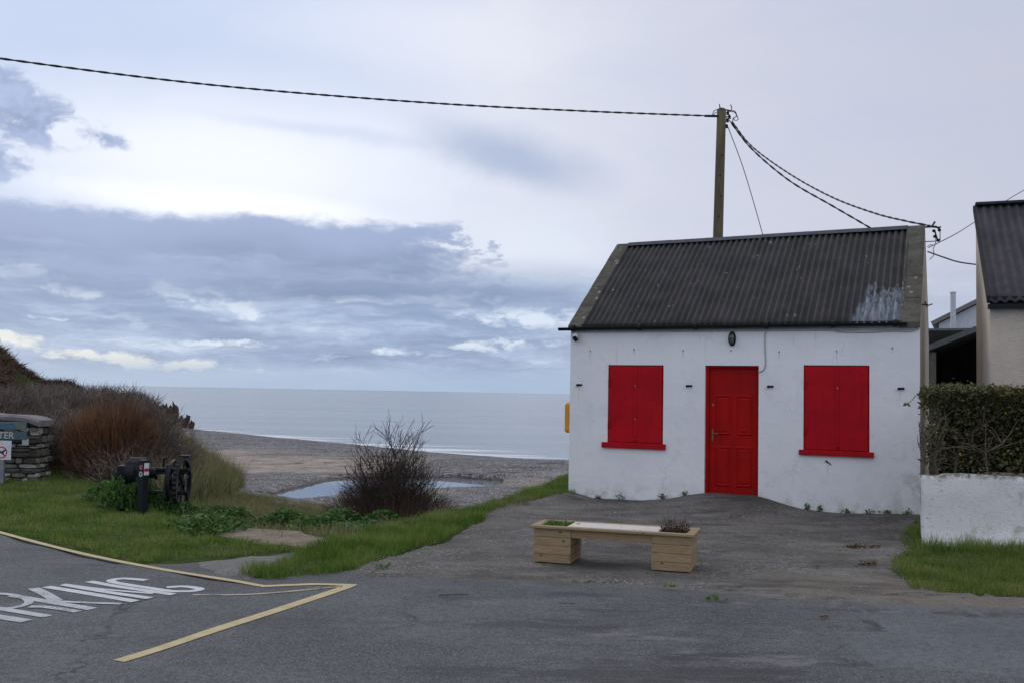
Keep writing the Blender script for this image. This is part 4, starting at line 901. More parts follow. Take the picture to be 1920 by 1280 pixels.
# ------------------------------------------------------------------ garden wall and hedge
GA = G(1726, 1021); gz = .87; gw = empty('garden_wall', (GA[0], GA[1], 0), rad(-2.5), 'low whitewashed garden wall under the hedge on the right', 'wall')
nx, nz_ = 90, 18
def rough_wall(name, x1, zt, th, parent, m, amp=.009):
    nxx = int(x1 / .06); nzz = int((zt + .25) / .06); X, Zz = np.meshgrid(np.linspace(0, x1, nxx), np.linspace(-.25, zt, nzz))
    Yy = amp * vn(X, Zz, 3) + amp * .5 * vn(X + 7, Zz, 9) - .015 * (Zz < .1) - 0.02 * sst(.25, .0, Zz)
    Zt = Zz + (Zz > zt - .03) * .012 * vn(X, Zz, 5)
    co = np.stack([X, Yy, Zt], -1).reshape(-1, 3); idx = np.arange(nxx * nzz).reshape(nzz, nxx)
    F = [np.stack([idx[:-1, :-1].ravel(), idx[:-1, 1:].ravel(), idx[1:, 1:].ravel(), idx[1:, :-1].ravel()], -1)]
    bt = co[idx[-1]] + np.array([0, th, 0]); bt[:, 0] = np.maximum(bt[:, 0], th * .5); N = len(co); co = np.concatenate([co, bt]); e = idx[-1]; F.append(np.stack([e[:-1], e[1:], N + np.arange(1, nxx), N + np.arange(nxx - 1)], -1))
    bb = bt - np.array([0, 0, zt + .25]); N2 = len(co); co = np.concatenate([co, bb]); F.append(np.stack([N + np.arange(nxx - 1), N + np.arange(1, nxx), N2 + np.arange(1, nxx), N2 + np.arange(nxx - 1)], -1))
    l = idx[:, 0]; k = len(co); add = co[l] + np.array([th * .5, th, 0]); co = np.concatenate([co, add]); F.append(np.stack([l[:-1], l[1:], k + np.arange(1, len(l)), k + np.arange(len(l) - 1)], -1))
    return link(name, npmesh(name, co, np.concatenate(F), True), m, parent)
rough_wall('wall_face', 6.5, gz, .22, gw, M['garden_wall'])
hg = empty('hedge', (GA[0], GA[1], 0), rad(-2.5), 'clipped dark green hedge with bare branches and yellow leaves above the white wall', 'hedge')
def leaves(P_, size, tilt=.9, asp=.55, up=.3):
    """one pointed leaf (4 triangles, folded) per point"""
    n = len(P_); a = rng.uniform(0, 2 * PI, n); e = rng.uniform(-tilt, tilt, n) + up; s = size * rng.uniform(.6, 1.3, n)
    d = np.stack([np.cos(a) * np.cos(e), np.sin(a) * np.cos(e), np.sin(e)], -1); r = rng.standard_normal((n, 3)); w = np.cross(d, r); w /= np.linalg.norm(w, axis=1)[:, None] + 1e-9
    nn = np.cross(d, w); s = s[:, None]; p = np.asarray(P_)
    V = np.stack([p, p + d * s * .45 + w * s * asp / 2 + nn * s * .10, p + d * s, p + d * s * .45 - w * s * asp / 2 + nn * s * .10, p + d * s * .5], 1).reshape(-1, 3)
    o = np.arange(n)[:, None] * 5; F = np.concatenate([o + np.array([0, 1, 4]), o + np.array([1, 2, 4]), o + np.array([2, 3, 4]), o + np.array([3, 0, 4])])
    return V, F
SHX = .50
def shr(p): p = np.array(p, float); p[:, 0] += p[:, 1] * SHX; return p
def hedge_pts(n, y0=.0):
    x = rng.uniform(-.02, 6.4, n); y = .10 + rng.beta(1.1, 2.0, n) * .85; z = gz - .02 + rng.beta(1.5, .95, n) * 1.22
    top_ = 1.94 + .05 * vn(x, y, 2.5) + .03 * vn(x, y, 8); z = np.minimum(z, top_ - rng.exponential(.03, n)); y = y + .06 * vn(x, z, 3) - .05 * (z > 1.8)
    return np.stack([x, y, z], -1)
pt = hedge_pts(42000); dn = vn(pt[:, 0], pt[:, 2], 3.2) + vn(pt[:, 0] + 5, pt[:, 2], 8) * .6
k = (dn > -.7) | (pt[:, 2] > 1.7) | (pt[:, 1] > .42); V, F = leaves(shr(pt[k]), .058)
link('foliage', npmesh('foliage', V, F), M['hedge'], hg)
tp = np.stack([rng.uniform(-.05, 6.4, 7000), rng.uniform(.02, .95, 7000), np.zeros(7000)], -1); tp[:, 2] = 1.92 + .05 * vn(tp[:, 0], tp[:, 1], 2.5) + np.abs(rng.normal(0, .04, 7000)) - .02
V, F = leaves(shr(tp), .045); link('clipped_top', npmesh('clipped_top', V, F), leafm('hedge_top_leaf', [(.03, .038, .014), (.08, .09, .03), (.15, .15, .06), (.25, .21, .10)], .4, .45), hg)
yp = hedge_pts(60); yp[:, 1] = .06 + rng.uniform(0, .1, 60); V, F = leaves(shr(yp), .06); link('yellow_leaves', npmesh('yellow_leaves', V, F), M['hedge_yellow'], hg)
q = MB()
for k, x in enumerate((.12, .34, .50, .95, 2.4, 4.2)):
    x -= .12; y = (.08, .14, .30)[k % 3] + random.uniform(0, .06); x += y * .5; r = random.uniform(.014, .032)
    h1 = random.uniform(.12, .3); mid = [(x, y, gz - .1), (x + random.uniform(-.09, .09), y - .03, gz + h1), (x + random.uniform(-.2, .2), y - .05, gz + h1 + random.uniform(.1, .25))]
    q.tube(mid, [r * .8, r * .7, r * .55], 7)
    for j in range(8):
        a = random.uniform(-1.5, 1.5); l = random.uniform(.2, .7); p0 = mid[random.choice((1, 2))]
        p1 = (max(p0[0] + math.sin(a) * l * .45, .06), p0[1] + random.uniform(-.12, .08), p0[2] + math.cos(a) * l * .45); p2 = (max(p0[0] + math.sin(a * 1.1) * l, .03), p1[1] + random.uniform(-.06, .06), p0[2] + math.cos(a) * l)
        pk = (p1[0] * .6 + p2[0] * .4 + random.uniform(-.05, .05), p1[1], p1[2] * .6 + p2[2] * .4 + random.uniform(-.05, .05)); q.tube([p0, p1, pk, p2], [r * .5, r * .36, r * .26, r * .1], 5)
q.build('branches', M['bark'], hg)
q = MB(); q.box(.55, 6.4, .75, .95, gz, 1.85); q.build('hedge_core', simple('hedge_inner_shade', (.010, .011, .006), (.02, .02, .012), 20, 1, .5), hg)  # box added inside the hedge, its depth shade put into the colour
q = MB(); q.tube([(-.02, .1, 1.86), (-.09, .02, 1.80), (-.16, .0, 1.745)], [.006, .005, .003], 5); q.build('stray_twig', M['bark'], hg)
V, F = leaves(np.array([[-.16, 0, 1.745]] * 7), .05); link('stray_leaves', npmesh('stray_leaves', V, F), M['hedge'], hg)

# ------------------------------------------------------------------ planter bench
B0 = Vector((*G(1000, 1056), 0)); B1 = Vector((*G(1295, 1077), 0)); bd = B1 - B0; BA = math.atan2(bd.y, bd.x); BL = bd.length
bench = empty('planter_bench', (B0.x, B0.y, .022), BA, 'pale wooden planter bench with two plant boxes in front of the cottage', 'bench')
BH = .385; bw = .40; bdp = .50
def planter(x0):
    for k in range(4):
        z0 = .004 + k * (BH - .03) / 4; z1 = z0 + (BH - .03) / 4 - .0035; j = random.uniform(-.002, .002)
        q.box(x0, x0 + bw, j, .022 + j, z0, z1, bev=.002); q.box(x0, x0 + bw, bdp - .022, bdp, z0, z1, bev=.002)
        q.box(x0 + .001 + j, x0 + .022, .0225, bdp - .0225, z0, z1, bev=.002); q.box(x0 + bw - .022, x0 + bw - .001 + j, .0225, bdp - .0225, z0, z1, bev=.002)
for x0 in (0, BL - bw):
    q = MB(); planter(x0); q.build('planter_box', M['pine'], bench)
q = MB(); q.box(bw + .002, BL - bw - .002, .012, .034, BH - .115, BH - .03, bev=.002); q.box(bw + .002, BL - bw - .002, bdp - .034, bdp - .012, BH - .115, BH - .03, bev=.002); q.build('rail', M['pine'], bench)
q = MB(); e = .035; fz0, fz1 = BH - .027, BH
q.box(-e, BL + e, -e, .055, fz0, fz1, bev=.004); q.box(-e, BL + e, bdp - .055, bdp + e, fz0, fz1, bev=.004)
for x0, x1 in ((-e, .055), (BL - .055, BL + e)): q.box(x0, x1, .058, bdp - .058, fz0, fz1, bev=.004)
q.build('top_frame', M['pine'], bench)
q = MB(); ny_ = 5; sw = (bdp - .116) / ny_
for k in range(ny_): q.box(bw - .055, BL - bw + .055, .058 + k * sw, .058 + (k + 1) * sw - .004, fz0 + .003, fz1 - .001, bev=.003)
q.build('seat', M['pine_top'], bench)
for x0 in (.055, BL - bw + .055):
    q = MB(); q.box(x0, x0 + bw - .115, .06, bdp - .06, BH - .10, BH - .055); q.build('soil', M['soil'], bench)
q = MB(); q.tube([(bw + .01, .30, BH - .002), (bw + .01, .30, BH + .002)], .022, 12); q.build('drain_hole', M['sign_black'], bench)
def ribbons(P0, P1, w, segs=2, bend=.15, taper=.15):
    """n ribbons from P0 to P1, bent, thin, random facing"""
    n = len(P0); P0 = np.asarray(P0); P1 = np.asarray(P1); d = P1 - P0; L_ = np.linalg.norm(d, axis=1, keepdims=True); r = rng.standard_normal((n, 3)); s = np.cross(d, r); s /= np.linalg.norm(s, axis=1, keepdims=True) + 1e-9
    bv = np.cross(s, d) / (L_ + 1e-9) * bend * rng.standard_normal((n, 1)) * 1.; w = np.broadcast_to(np.asarray(w).reshape(-1, 1), (n, 1)); R_ = []
    for k in range(segs + 1):
        t = k / segs; c_ = P0 + d * t + bv * (4 * t * (1 - t)) * .5 + 0; ww = w * (1 - (1 - taper) * t) / 2
        R_ += [c_ - s * ww, c_ + s * ww]
    V_ = np.stack(R_, 1).reshape(-1, 3); o = np.arange(n)[:, None] * (2 * segs + 2)
    F_ = np.concatenate([o + np.array([2 * k, 2 * k + 1, 2 * k + 3, 2 * k + 2]) for k in range(segs)]); return V_, F_
def tuft(name, cx, cy, z, n, r, h, w, spread, m, parent, label=None):
    a = rng.uniform(0, 2 * PI, n); q_ = np.sqrt(rng.uniform(0, 1, n)) * r; P0 = np.stack([cx + q_ * np.cos(a), cy + q_ * np.sin(a), np.full(n, z)], -1)
    P1 = P0 + np.stack([np.cos(a) * spread * rng.uniform(0, 1, n), np.sin(a) * spread * rng.uniform(0, 1, n), h * rng.uniform(.45, 1, n)], -1)
    V_, F_ = ribbons(P0, P1, w, 3, .02); o = link(name, npmesh(name, V_, F_), m, parent)
    if label: o['label'] = label
    return o
def potplant(name, lx, n, h, spread, m, label, leafn, lm):
    w = bench_m @ Vector((lx, bdp / 2, BH - .06)); e_ = empty(name, w, BA, label, 'plant', 'plants in the bench boxes')
    tuft('stems', 0, 0, 0, n, .10, h, .007, spread, m, e_)
    P_ = np.stack([rng.uniform(-.13, .13, leafn), rng.uniform(-.14, .14, leafn), rng.uniform(.0, h * .45, leafn)], -1); V_, F_ = leaves(P_, .035); link('leaves', npmesh('leaves', V_, F_), lm, e_)
bench_m = Matrix.Translation((B0.x, B0.y, .022)) @ Matrix.Rotation(BA, 4, 'Z')
potplant('planter_plant', .19, 110, .14, .10, M['grass_dry'], 'low green tufted plant in the left box of the wooden bench', 260, M['leafy'])
potplant('planter_plant', BL - .2, 90, .27, .13, M['twig_red'], 'taller dry brown twiggy plant in the right box of the wooden bench', 140, M['scrub_dark'])

# ------------------------------------------------------------------ marker post, winch, slab
PX, PY = G(266, 963); pz = H1(PX, PY)
mp = empty('marker_post', (PX, PY, pz - .02), rad(-32), 'black wooden marker post with round trail badges on the grass', 'post')
q = MB(); q.box(-.062, .062, -.05, .05, 0, .78, bev=.006); q.build('post', M['black_iron'], mp)
mtx = Matrix.Rotation(PI / 2, 4, 'X')
def ring(b, cx, cz, y, r0, r1, n=22):
    vs = []; 
    for i in range(n):
        a = 2 * PI * i / n; vs += [(cx + r1 * math.cos(a), y, cz + r1 * math.sin(a)), (cx + r0 * math.cos(a), y, cz + r0 * math.sin(a))]
    b.add(vs, [(2 * i, 2 * ((i + 1) % n), 2 * ((i + 1) % n) + 1, 2 * i + 1) for i in range(n)])
q = MB(); ring(q, .012, .68, -.0525, .02, .036); ring(q, .012, .585, -.0525, .02, .036); q.build('badge', M['sign_white'], mp)
q = MB(); ring(q, .012, .68, -.0535, .026, .036); q.build('badge_rim', M['sign_red'], mp)
q = MB(); q.box(.0635, .066, -.040, .040, .57, .74); q.build('notice', M['sign_white'], mp)
q = MB(); q.box(.066, .067, -.039, .039, .62, .665); q.build('notice_stripe', M['sign_red'], mp)
# old winch: axle runs away to the left, big geared wheel at the right end
wx, wy = at(303, 930, 14.7).x, 14.7; wz = H1(wx, wy)
wi = empty('boat_winch', (wx, wy, wz), rad(1.5), 'black cast-iron boat winch with a large geared wheel half hidden by plants', 'winch')
wi.scale = (.86, .9, .93)
def wheel(name, x, cz, R, wdt, teeth, spokes, tk=.05):
    q = MB(); n = teeth * 2 if teeth else 32; vs = []
    for i in range(n):
        a = 2 * PI * i / n; ro = R + (.018 if teeth and i % 2 else 0)
        for (rr, xx) in ((ro, x - wdt / 2), (ro, x + wdt / 2), (R - tk, x + wdt / 2), (R - tk, x - wdt / 2)): vs.append((xx, rr * math.cos(a), cz + rr * math.sin(a)))
    q.add(vs, [(4 * i + k, 4 * i + (k + 1) % 4, 4 * ((i + 1) % n) + (k + 1) % 4, 4 * ((i + 1) % n) + k) for i in range(n) for k in range(4)])
    for k in range(spokes):
        a = 2 * PI * k / spokes + .3; q.tube([(x, .03 * math.cos(a), cz + .03 * math.sin(a)), (x, (R - tk * .6) * math.cos(a), cz + (R - tk * .6) * math.sin(a))], .02, 6)
    q.tube([(x - wdt * .8, 0, cz), (x + wdt * .8, 0, cz)], .055, 12); q.build(name, M['black_iron'], wi)
wheel('gear_wheel', .34, .44, .42, .07, 34, 6); wheel('gear_wheel', .20, .46, .36, .05, 0, 5); wheel('rope_wheel', -.50, .60, .20, .16, 0, 0, .12)
q = MB(); q.tube([(-.68, 0, .66), (.45, 0, .66)], .03, 10); q.tube([(-.70, .0, .60), (.42, 0, .62)], .022, 10); q.tube([(-.6, 0, .30), (.45, 0, .30)], .035, 10); q.build('axle', M['black_iron'], wi)
q = MB(); q.tube([(-.45, 0, .62), (-.44, 0, .62), (-.3, 0, .6), (-.12, 0, .6), (-.1, 0, .6)], [.05, .11, .08, .08, .11], 16); q.build('drum', M['black_iron'], wi, True)
q = MB(); q.prism([(-.16, .50), (.16, .50), (.17, .66), (.13, .78), (.05, .84), (-.05, .84), (-.13, .78), (-.17, .66)], -.56, -.28, 'x'); q.box(-.74, -.55, -.12, .12, .56, .72, bev=.02); q.build('gear_housing', M['black_iron'], wi)
for x in (-.62, .08):
    q = MB(); q.prism([(-.32, 0), (-.24, 0), (0.0, .60), (.24, 0), (.32, 0), (.06, .74), (-.06, .74)], x, x + .05, 'x'); q.box(x, x + .05, -.2, .2, .26, .32); q.build('side_frame', M['black_iron'], wi)
q = MB(); q.tube([(.02, -.02, .70), (.02, -.02, .84), (.08, -.02, .86)], .022, 8); q.build('brake_lever', M['black_iron'], wi); q = MB(); q.box(.3, .46, -.07, .07, .85, .89); q.build('bearing_cap', M['black_iron'], wi); q = MB(); q.tube([(-.66, 0, .64), (-.74, -.05, .60), (-.76, -.05, .48)], .03, 8); q.build('crank', M['black_iron'], wi)
for i, (px, py, ln, rz, lb) in enumerate(((368, 967, .42, .15, 'larger pale stone slab lying in the grass beside the winch'), (385, 972, .40, .2, 'smaller pale stone slab lying in front of the larger one'))):
    a, c_ = G(px, py, -.02); q = MB(); q.box(-ln / 2, ln / 2, -.11, .11, 0, .05, bev=.008); o = q.build('stone_slab', M['slab'], None, False, (a, c_, H1(a, c_) + .03)); o.rotation_euler = (.03, .02, rz); tag(o, lb, 'slab')

# ------------------------------------------------------------------ stone wall and signs
SY = 18.25; SX = at(67, 906, SY).x
sw_ = empty('stone_wall', (SX, SY, H1(SX, SY)), rad(1), 'rough rubble stone wall end with a flat capstone at the left edge', 'wall')
q = MB(); q.box(-4.9, -.05, .05, .5, -.3, 1.12); q.build('core', M['mortar'], sw_)
q = MB(); z = -.12
def stone(b, x0, x1, y0, z0, z1, dp=.16):
    n = 6; vs = []; cx, cz = (x0 + x1) / 2, (z0 + z1) / 2; hx, hz = (x1 - x0) / 2 * .97, (z1 - z0) / 2 * .95; j = [random.uniform(.86, 1.06) for _ in range(10)]
    for ky, k in ((0, .80), (.03, 1.), (dp, 1.)):
        for i in range(10):
            a = 2 * PI * i / 10; c_, s = math.cos(a), math.sin(a); m_ = 1 / max(abs(c_), abs(s)) ** .75
            vs.append((cx + hx * c_ * m_ * k * j[i], y0 + ky, cz + hz * s * m_ * k * j[i]))
    fs = [tuple(range(10))]
    for r in range(2):
        for i in range(10): fs.append((r * 10 + i, r * 10 + (i + 1) % 10, r * 10 + 10 + (i + 1) % 10, r * 10 + 10 + i))
    b.add(vs, fs)
while z < 1.08:
    h = random.uniform(.07, .17); x = 0.
    while x > -4.8:
        w = random.uniform(.1, .36); hh = h if random.random() > .45 else h * random.uniform(.35, .65); yy = random.uniform(-.025, .025); wd = min(w, .33)
        stone(q, x - w, x - .008, yy, z, z + hh - .006)
        if hh < h: stone(q, x - w, x - .008, yy + .01, z + hh, z + h - .006)
        x -= w
    # end face stones
    y = .02
    while y < .5:
        w = random.uniform(.12, .25); b2 = MB(); stone(b2, y, y + w, 0, z, z + h - .006); q.add([(-b_ + random.uniform(0, .0), a, c_) for a, b_, c_ in b2.v], b2.f); y += w
    z += h
q.build('stones', M['stone'], sw_)
q = MB(); x = .0; Xc = np.linspace(-4.9, .04, 42); vs = []
for xx in Xc:
    k = 1 - max(0, (xx + .35) / .39) ** 2.2 * .62 if xx > -.35 else 1; t = .10 + .012 * float(vn(xx, 0, 3)); zt = 1.10 + .13 * k + .02 * float(vn(xx, 3, 1.6)) - .02
    zb = zt - t * (1 if xx < -.2 else 1.3)
    vs += [(xx, -.06, zb), (xx, .55, zb), (xx, .56, zt), (xx, -.02, zt + .01), (xx, -.07, zt - .03)]
n = len(Xc); q.add(vs, [(5 * i + k, 5 * i + (k + 1) % 5, 5 * i + 5 + (k + 1) % 5, 5 * i + 5 + k) for i in range(n - 1) for k in range(5)] + [(0, 1, 2, 3, 4), tuple(5 * (n - 1) + k for k in (4, 3, 2, 1, 0))]); q.build('capstone', M['capstone'], sw_)
q = MB(); q.box(-.26, -.15, -.045, -.02, .66, .78); q.build('white_tile', M['sign_white'], sw_)
SG = at(0, 850, 17.9); sg = empty('beach_sign', (SG.x - .05, 17.9, H1(SG.x, 17.9)), rad(1), 'weathered sign boards and white no-dogs sign before the stone wall', 'sign')
zo = lambda py: (at(20, py, 17.9).z - H1(SG.x, 17.9)); PXM = 17.9 / FPX
for nm, ya, yb_, x1, mm, txt, tm, szf in (('board', 790, 804, 48, 'green_board', 'WARNINGS', 'blue_letter', 1.0), ('board', 808, 823, 50, 'blue_board', 'LITTER', 'pale_letter', 1.15)):
    q = MB(); z1, z0 = zo(ya), zo(yb_); xr = x1 * PXM + .05; q.box(xr - 1.5, xr, -.05, -.02, z0, z1, bev=.004); o = q.build(nm, M[mm], sg)
    xt = (28 if nm and txt == 'WARNINGS' else 27) * PXM + .05
    text('lettering', txt, (z1 - z0) * szf, M[tm], sg, (xt, -.053, z0 + (z1 - z0) * .14), (PI / 2, 0, 0), .002, 'RIGHT')
q = MB(); z1, z0 = zo(825), zo(861); xr = 24 * PXM + .05; q.box(xr - .42, xr, -.075, -.068, z0, z1, bev=.002); pl = q.build('plate', M['sign_white'], sg)
q = MB(); cx = 5 * PXM + .06; cz = (zo(847)); rr = 11 * PXM
ring(q, cx, cz, -.0775, rr * .82, rr, 36); 
a = Vector((1, 0, -1)).normalized(); 
q.add([(cx + rr * .82 * math.cos(t) , -.0782, cz + rr * .82 * math.sin(t)) for t in (rad(140), rad(130), rad(-40), rad(-50))], [(0, 1, 2, 3)]); q.build('prohibition_ring', M['sign_red'], pl)
q = MB(); dg = [(-.07, .0), (-.05, .03), (.02, .02), (.05, .055), (.085, .05), (.085, .03), (.05, .015), (.045, -.01), (.06, -.06), (.045, -.06), (.02, -.015), (-.03, -.012), (-.05, -.06), (-.065, -.06), (-.055, -.01), (-.085, .03)]
q.add([(cx + a_ * .95, -.0788, cz + b_ * .95) for a_, b_ in dg], [tuple(range(len(dg)))]); q.build('dog_symbol', M['sign_black'], pl)
q = MB(); q.box(cx - .05, cx + .05, -.066, .0, -.1, zo(835), bev=.006); q.build('post', M['steel'], sg)

# ------------------------------------------------------------------ rocks on the shore
def rock(px, py, Y, w, h, lb):
    p = at(px, py, Y); zb = p.z - h * .93 + .2; n1, n2 = 14, 9; vs = []; sd_ = random.random() * 50
    for i in range(n2 + 1):
        ph = PI * i / n2 - PI / 2
        for j in range(n1):
            a = 2 * PI * j / n1; dd = 1 + .22 * float(vn(math.cos(a) * 2 + sd_, math.sin(a) * 2 + ph * 1.5, 1.3)) + .08 * float(vn(a * 3 + sd_, ph * 5, 1.7))
            vs.append((math.cos(ph) * math.cos(a) * w / 2 * dd, math.cos(ph) * math.sin(a) * w / 2 * dd, (math.sin(ph) * .5 + .5) * h * dd - .2))
    q = MB(); q.add(vs, [(i * n1 + j, i * n1 + (j + 1) % n1, (i + 1) * n1 + (j + 1) % n1, (i + 1) * n1 + j) for i in range(n2) for j in range(n1)])
    o = q.build('rock', M['rock'], None, False, (p.x, p.y, zb)); tag(o, lb, 'rock', 'rocks at the end of the headland')
rock(306, 768, 74, .95, 1.9, 'leftmost brown rock where the scrub meets the sea')
rock(323, 766, 74, .85, 1.9, 'tallest brown rock at the tip of the headland')
rock(339, 784, 76, .75, 1.1, 'low dark rock on the right of the tallest headland rock')
rock(350, 784, 76, .42, .9, 'small pointed dark rock standing on the shingle crest')
rock(359, 792, 77, .45, .6, 'last and smallest rock on the shingle crest')

# ------------------------------------------------------------------ grass
def scatter(poly, n):
    P_ = np.array(poly); lo, hi = P_.min(0), P_.max(0); o = []; c_ = 0
    while c_ < n:
        p = rng.uniform(lo, hi, (n * 2, 2)); p = p[inside(poly, p[:, 0], p[:, 1])]; o.append(p); c_ += len(p)
    return np.concatenate(o)[:n]
def area(poly):
    return abs(sum(poly[i][0] * poly[(i + 1) % len(poly)][1] - poly[(i + 1) % len(poly)][0] * poly[i][1] for i in range(len(poly)))) / 2
def grass(name, poly, dens, h, w, m, label, lean=.6, cat='grass', hvar=None, excl=None, amp=.05):
    poly = jitter(poly, .12, amp); n = int(area(poly) * dens); p = scatter(poly, n)
    if excl:
        k = np.ones(len(p), bool)
        for e_ in excl: k &= ~(inside(e_, p[:, 0], p[:, 1]) & ((vn(p[:, 0], p[:, 1], 2.6) < .75) & (rng.uniform(0, 1, len(p)) < .86)))
        p = p[k]
    cl = vn(p[:, 0], p[:, 1], 3.0); cl2 = vn(p[:, 0] + 50, p[:, 1], 9.0); keep = rng.uniform(0, 1, len(p)) < np.clip(.72 + .3 * cl2 + .2 * cl, .18, 1); p = p[keep]; cl = cl[keep]; cl2 = cl2[keep]; n = len(p)
    hh = h * np.clip(1 + .35 * cl + .25 * cl2, .35, 2.0) * rng.uniform(.5, 1.25, n)
    if hvar is not None: hh = hh * hvar(p[:, 0], p[:, 1])
    z = Hf(p[:, 0], p[:, 1]) - .005; P0 = np.stack([p[:, 0], p[:, 1], z], -1)
    a = rng.uniform(0, 2 * PI, n) + vn(p[:, 0], p[:, 1], 1.5) * 1.2; l = hh * lean * rng.uniform(.1, 1.3, n); P1 = P0 + np.stack([np.cos(a) * l, np.sin(a) * l, hh], -1)
    V_, F_ = ribbons(P0, P1, w * rng.uniform(.6, 1.3, n), 2, .25 * h, .12); o = link(name, npmesh(name, V_, F_), m); tag(o, label, cat, kind='stuff'); return o
VERGE = Gs([(458, 1076), (500, 1086), (580, 1078), (660, 1068), (685, 1056), (760, 1033), (838, 1008), (908, 974), (914, 955), (960, 943), (1020, 938), (1078, 934), (1072, 915), (1066, 888), (1000, 903), (930, 920), (880, 940), (800, 962), (720, 988), (640, 1012), (600, 1026), (560, 1040), (500, 1058), (465, 1066)])
vh = lambda x, y: np.interp(y, [9, 10.5, 13, 18], [1.0, 1.0, .95, 1.1])
grass('verge_grass', VERGE, 5200, .085, .0065, M['grass'], 'bright green grass verge tapering between yard and slipway', hvar=vh)
LEFT = Gs([(-260, 916), (-60, 974), (0, 991), (150, 1028), (250, 1050), (330, 1050), (400, 1044), (480, 1037), (590, 1028), (560, 1026), (480, 1016), (425, 1004), (398, 988), (400, 966), (440, 955), (470, 948), (430, 930), (370, 905), (300, 895), (200, 890), (90, 885), (0, 875), (-200, 865)])
grass('lawn_grass', LEFT, 2300, .06, .008, M['grass'], 'mown green grass bank between the road and the stone wall', excl=[DIRT])
RIGHT = Gs([(1726, 1024), (1728, 985), (1702, 990), (1690, 1010), (1684, 1040), (1668, 1068), (1690, 1082), (1705, 1100), (1760, 1112), (1850, 1118), (1930, 1116), (2200, 1120), (2200, 1030)])
grass('roadside_grass', RIGHT, 4800, .045, .0065, M['grass_dry'], 'yellowish green grass strip below the white garden wall')
grass('wall_foot_grass', Gs([(1690, 1000), (1726, 985), (1726, 1035), (1920, 1040), (2100, 1044), (2100, 1026), (1926, 1024), (1728, 1019)]), 3000, .11, .007, M['grass'], 'longer dark grass at the foot of the white garden wall')
SLOPE = [(-2.6, 11.6), (-1.2, 13.4), (.2, 15.8), (.9, 18.3), (1.2, 22), (1.2, 29), (-3, 28), (-6.5, 28.5), (-7.3, 26), (-6.4, 20), (-5.6, 16.5), (-4.4, 13.6)]
grass('slope_grass', SLOPE, 420, .11, .010, M['dune'], 'straw-coloured rough grass on the slope above the pool', excl=[DIRT, VERGE])
DUNE = [(-5.6, 17.2), (-6.1, 21), (-7.2, 26), (-8.3, 31), (-9.2, 34.5), (-12.5, 42), (-14.0, 42), (-11.8, 34), (-9.6, 29), (-8.0, 24), (-6.6, 19), (-6.1, 17.4)]
grass('dune_grass', DUNE, 620, .46, .014, M['dune'], 'tussocky olive dune grass on the bank beside the beach', .5)
# plants at wall foot
def weed(name, x, y, r, h, label, lf=40):
    e_ = empty(name, (x, y, H1(x, y) + .015), rng.uniform(0, 6), label, 'weed', 'weeds along the cottage wall')
    tuft('stems', 0, 0, 0, 14, r * .4, h, .006, r, M['grass'], e_)
    P_ = rng.normal(0, 1, (lf, 3)) * np.array([r * .5, r * .3, h * .3]) + np.array([0, 0, h * .45]); P_[:, 2] = np.clip(P_[:, 2], .005, h); V_, F_ = leaves(P_, .04); link('leaves', npmesh('leaves', V_, F_), M['leafy'], e_)
for px, h, r, lb in ((1127, .05, .10, 'flat weed tuft at the foot of the wall below the left shutter'), (1168, .12, .10, 'bushy leafy weed rooted at the wall base under the left shutter'), (1247, .08, .05, 'small upright weed by the wall left of the door'), (1288, .06, .06, 'tiny weed just left of the door step'), (1515, .10, .04, 'thin pale weed at the wall foot under the right shutter'), (1538, .09, .05, 'dark weed beside the thin pale weed under the right shutter'), (1590, .06, .10, 'spreading weed at the wall base right of the shutter sill'), (1630, .07, .09, 'low bright weed near the right end of the cottage wall'), (1662, .06, .12, 'dark weed tuft at the wall foot beside the corner'), (1700, .07, .12, 'matted weed clump at the right corner of the cottage')):
    d = ray(px, 700); t = (HX * CV[0] + HY * CV[1]) / (d.x * CV[0] + CV[1]); weed('wall_weed', d.x * t - CV[0] * .05, t - CV[1] * .05, r, h, lb)
# ------------------------------------------------------------------ leafy plants on the slope and by the winch
def leafclump(r, h, n, m, s=.07):
    a = rng.uniform(0, 2 * PI, n); q_ = np.sqrt(rng.uniform(0, 1, n)) * r; z = h * (1 - (q_ / r) ** 2 * .6) * rng.beta(3, 1.2, n); V_, F_ = leaves(np.stack([q_ * np.cos(a), q_ * np.sin(a), z], -1), s, .5, .6, .1)
    k = int(n / 8); P0 = np.stack([q_[:k] * .3 * np.cos(a[:k]), q_[:k] * .3 * np.sin(a[:k]), np.zeros(k)], -1); P1 = np.stack([q_[:k] * np.cos(a[:k]), q_[:k] * np.sin(a[:k]), z[:k]], -1)
    V2, F2 = ribbons(P0, P1, .008, 2, .03, .6); return (V_, F_), (V2, F2)
pro = [leafclump(.42, .26, 520, None), leafclump(.34, .34, 460, None), leafclump(.5, .2, 560, None)]
pm = [(npmesh('plant_leaves', *a), npmesh('plant_stems', *b_)) for a, b_ in pro]
for a, b_ in pm: a.materials.append(M['leafy']); b_.materials.append(M['ivy'])
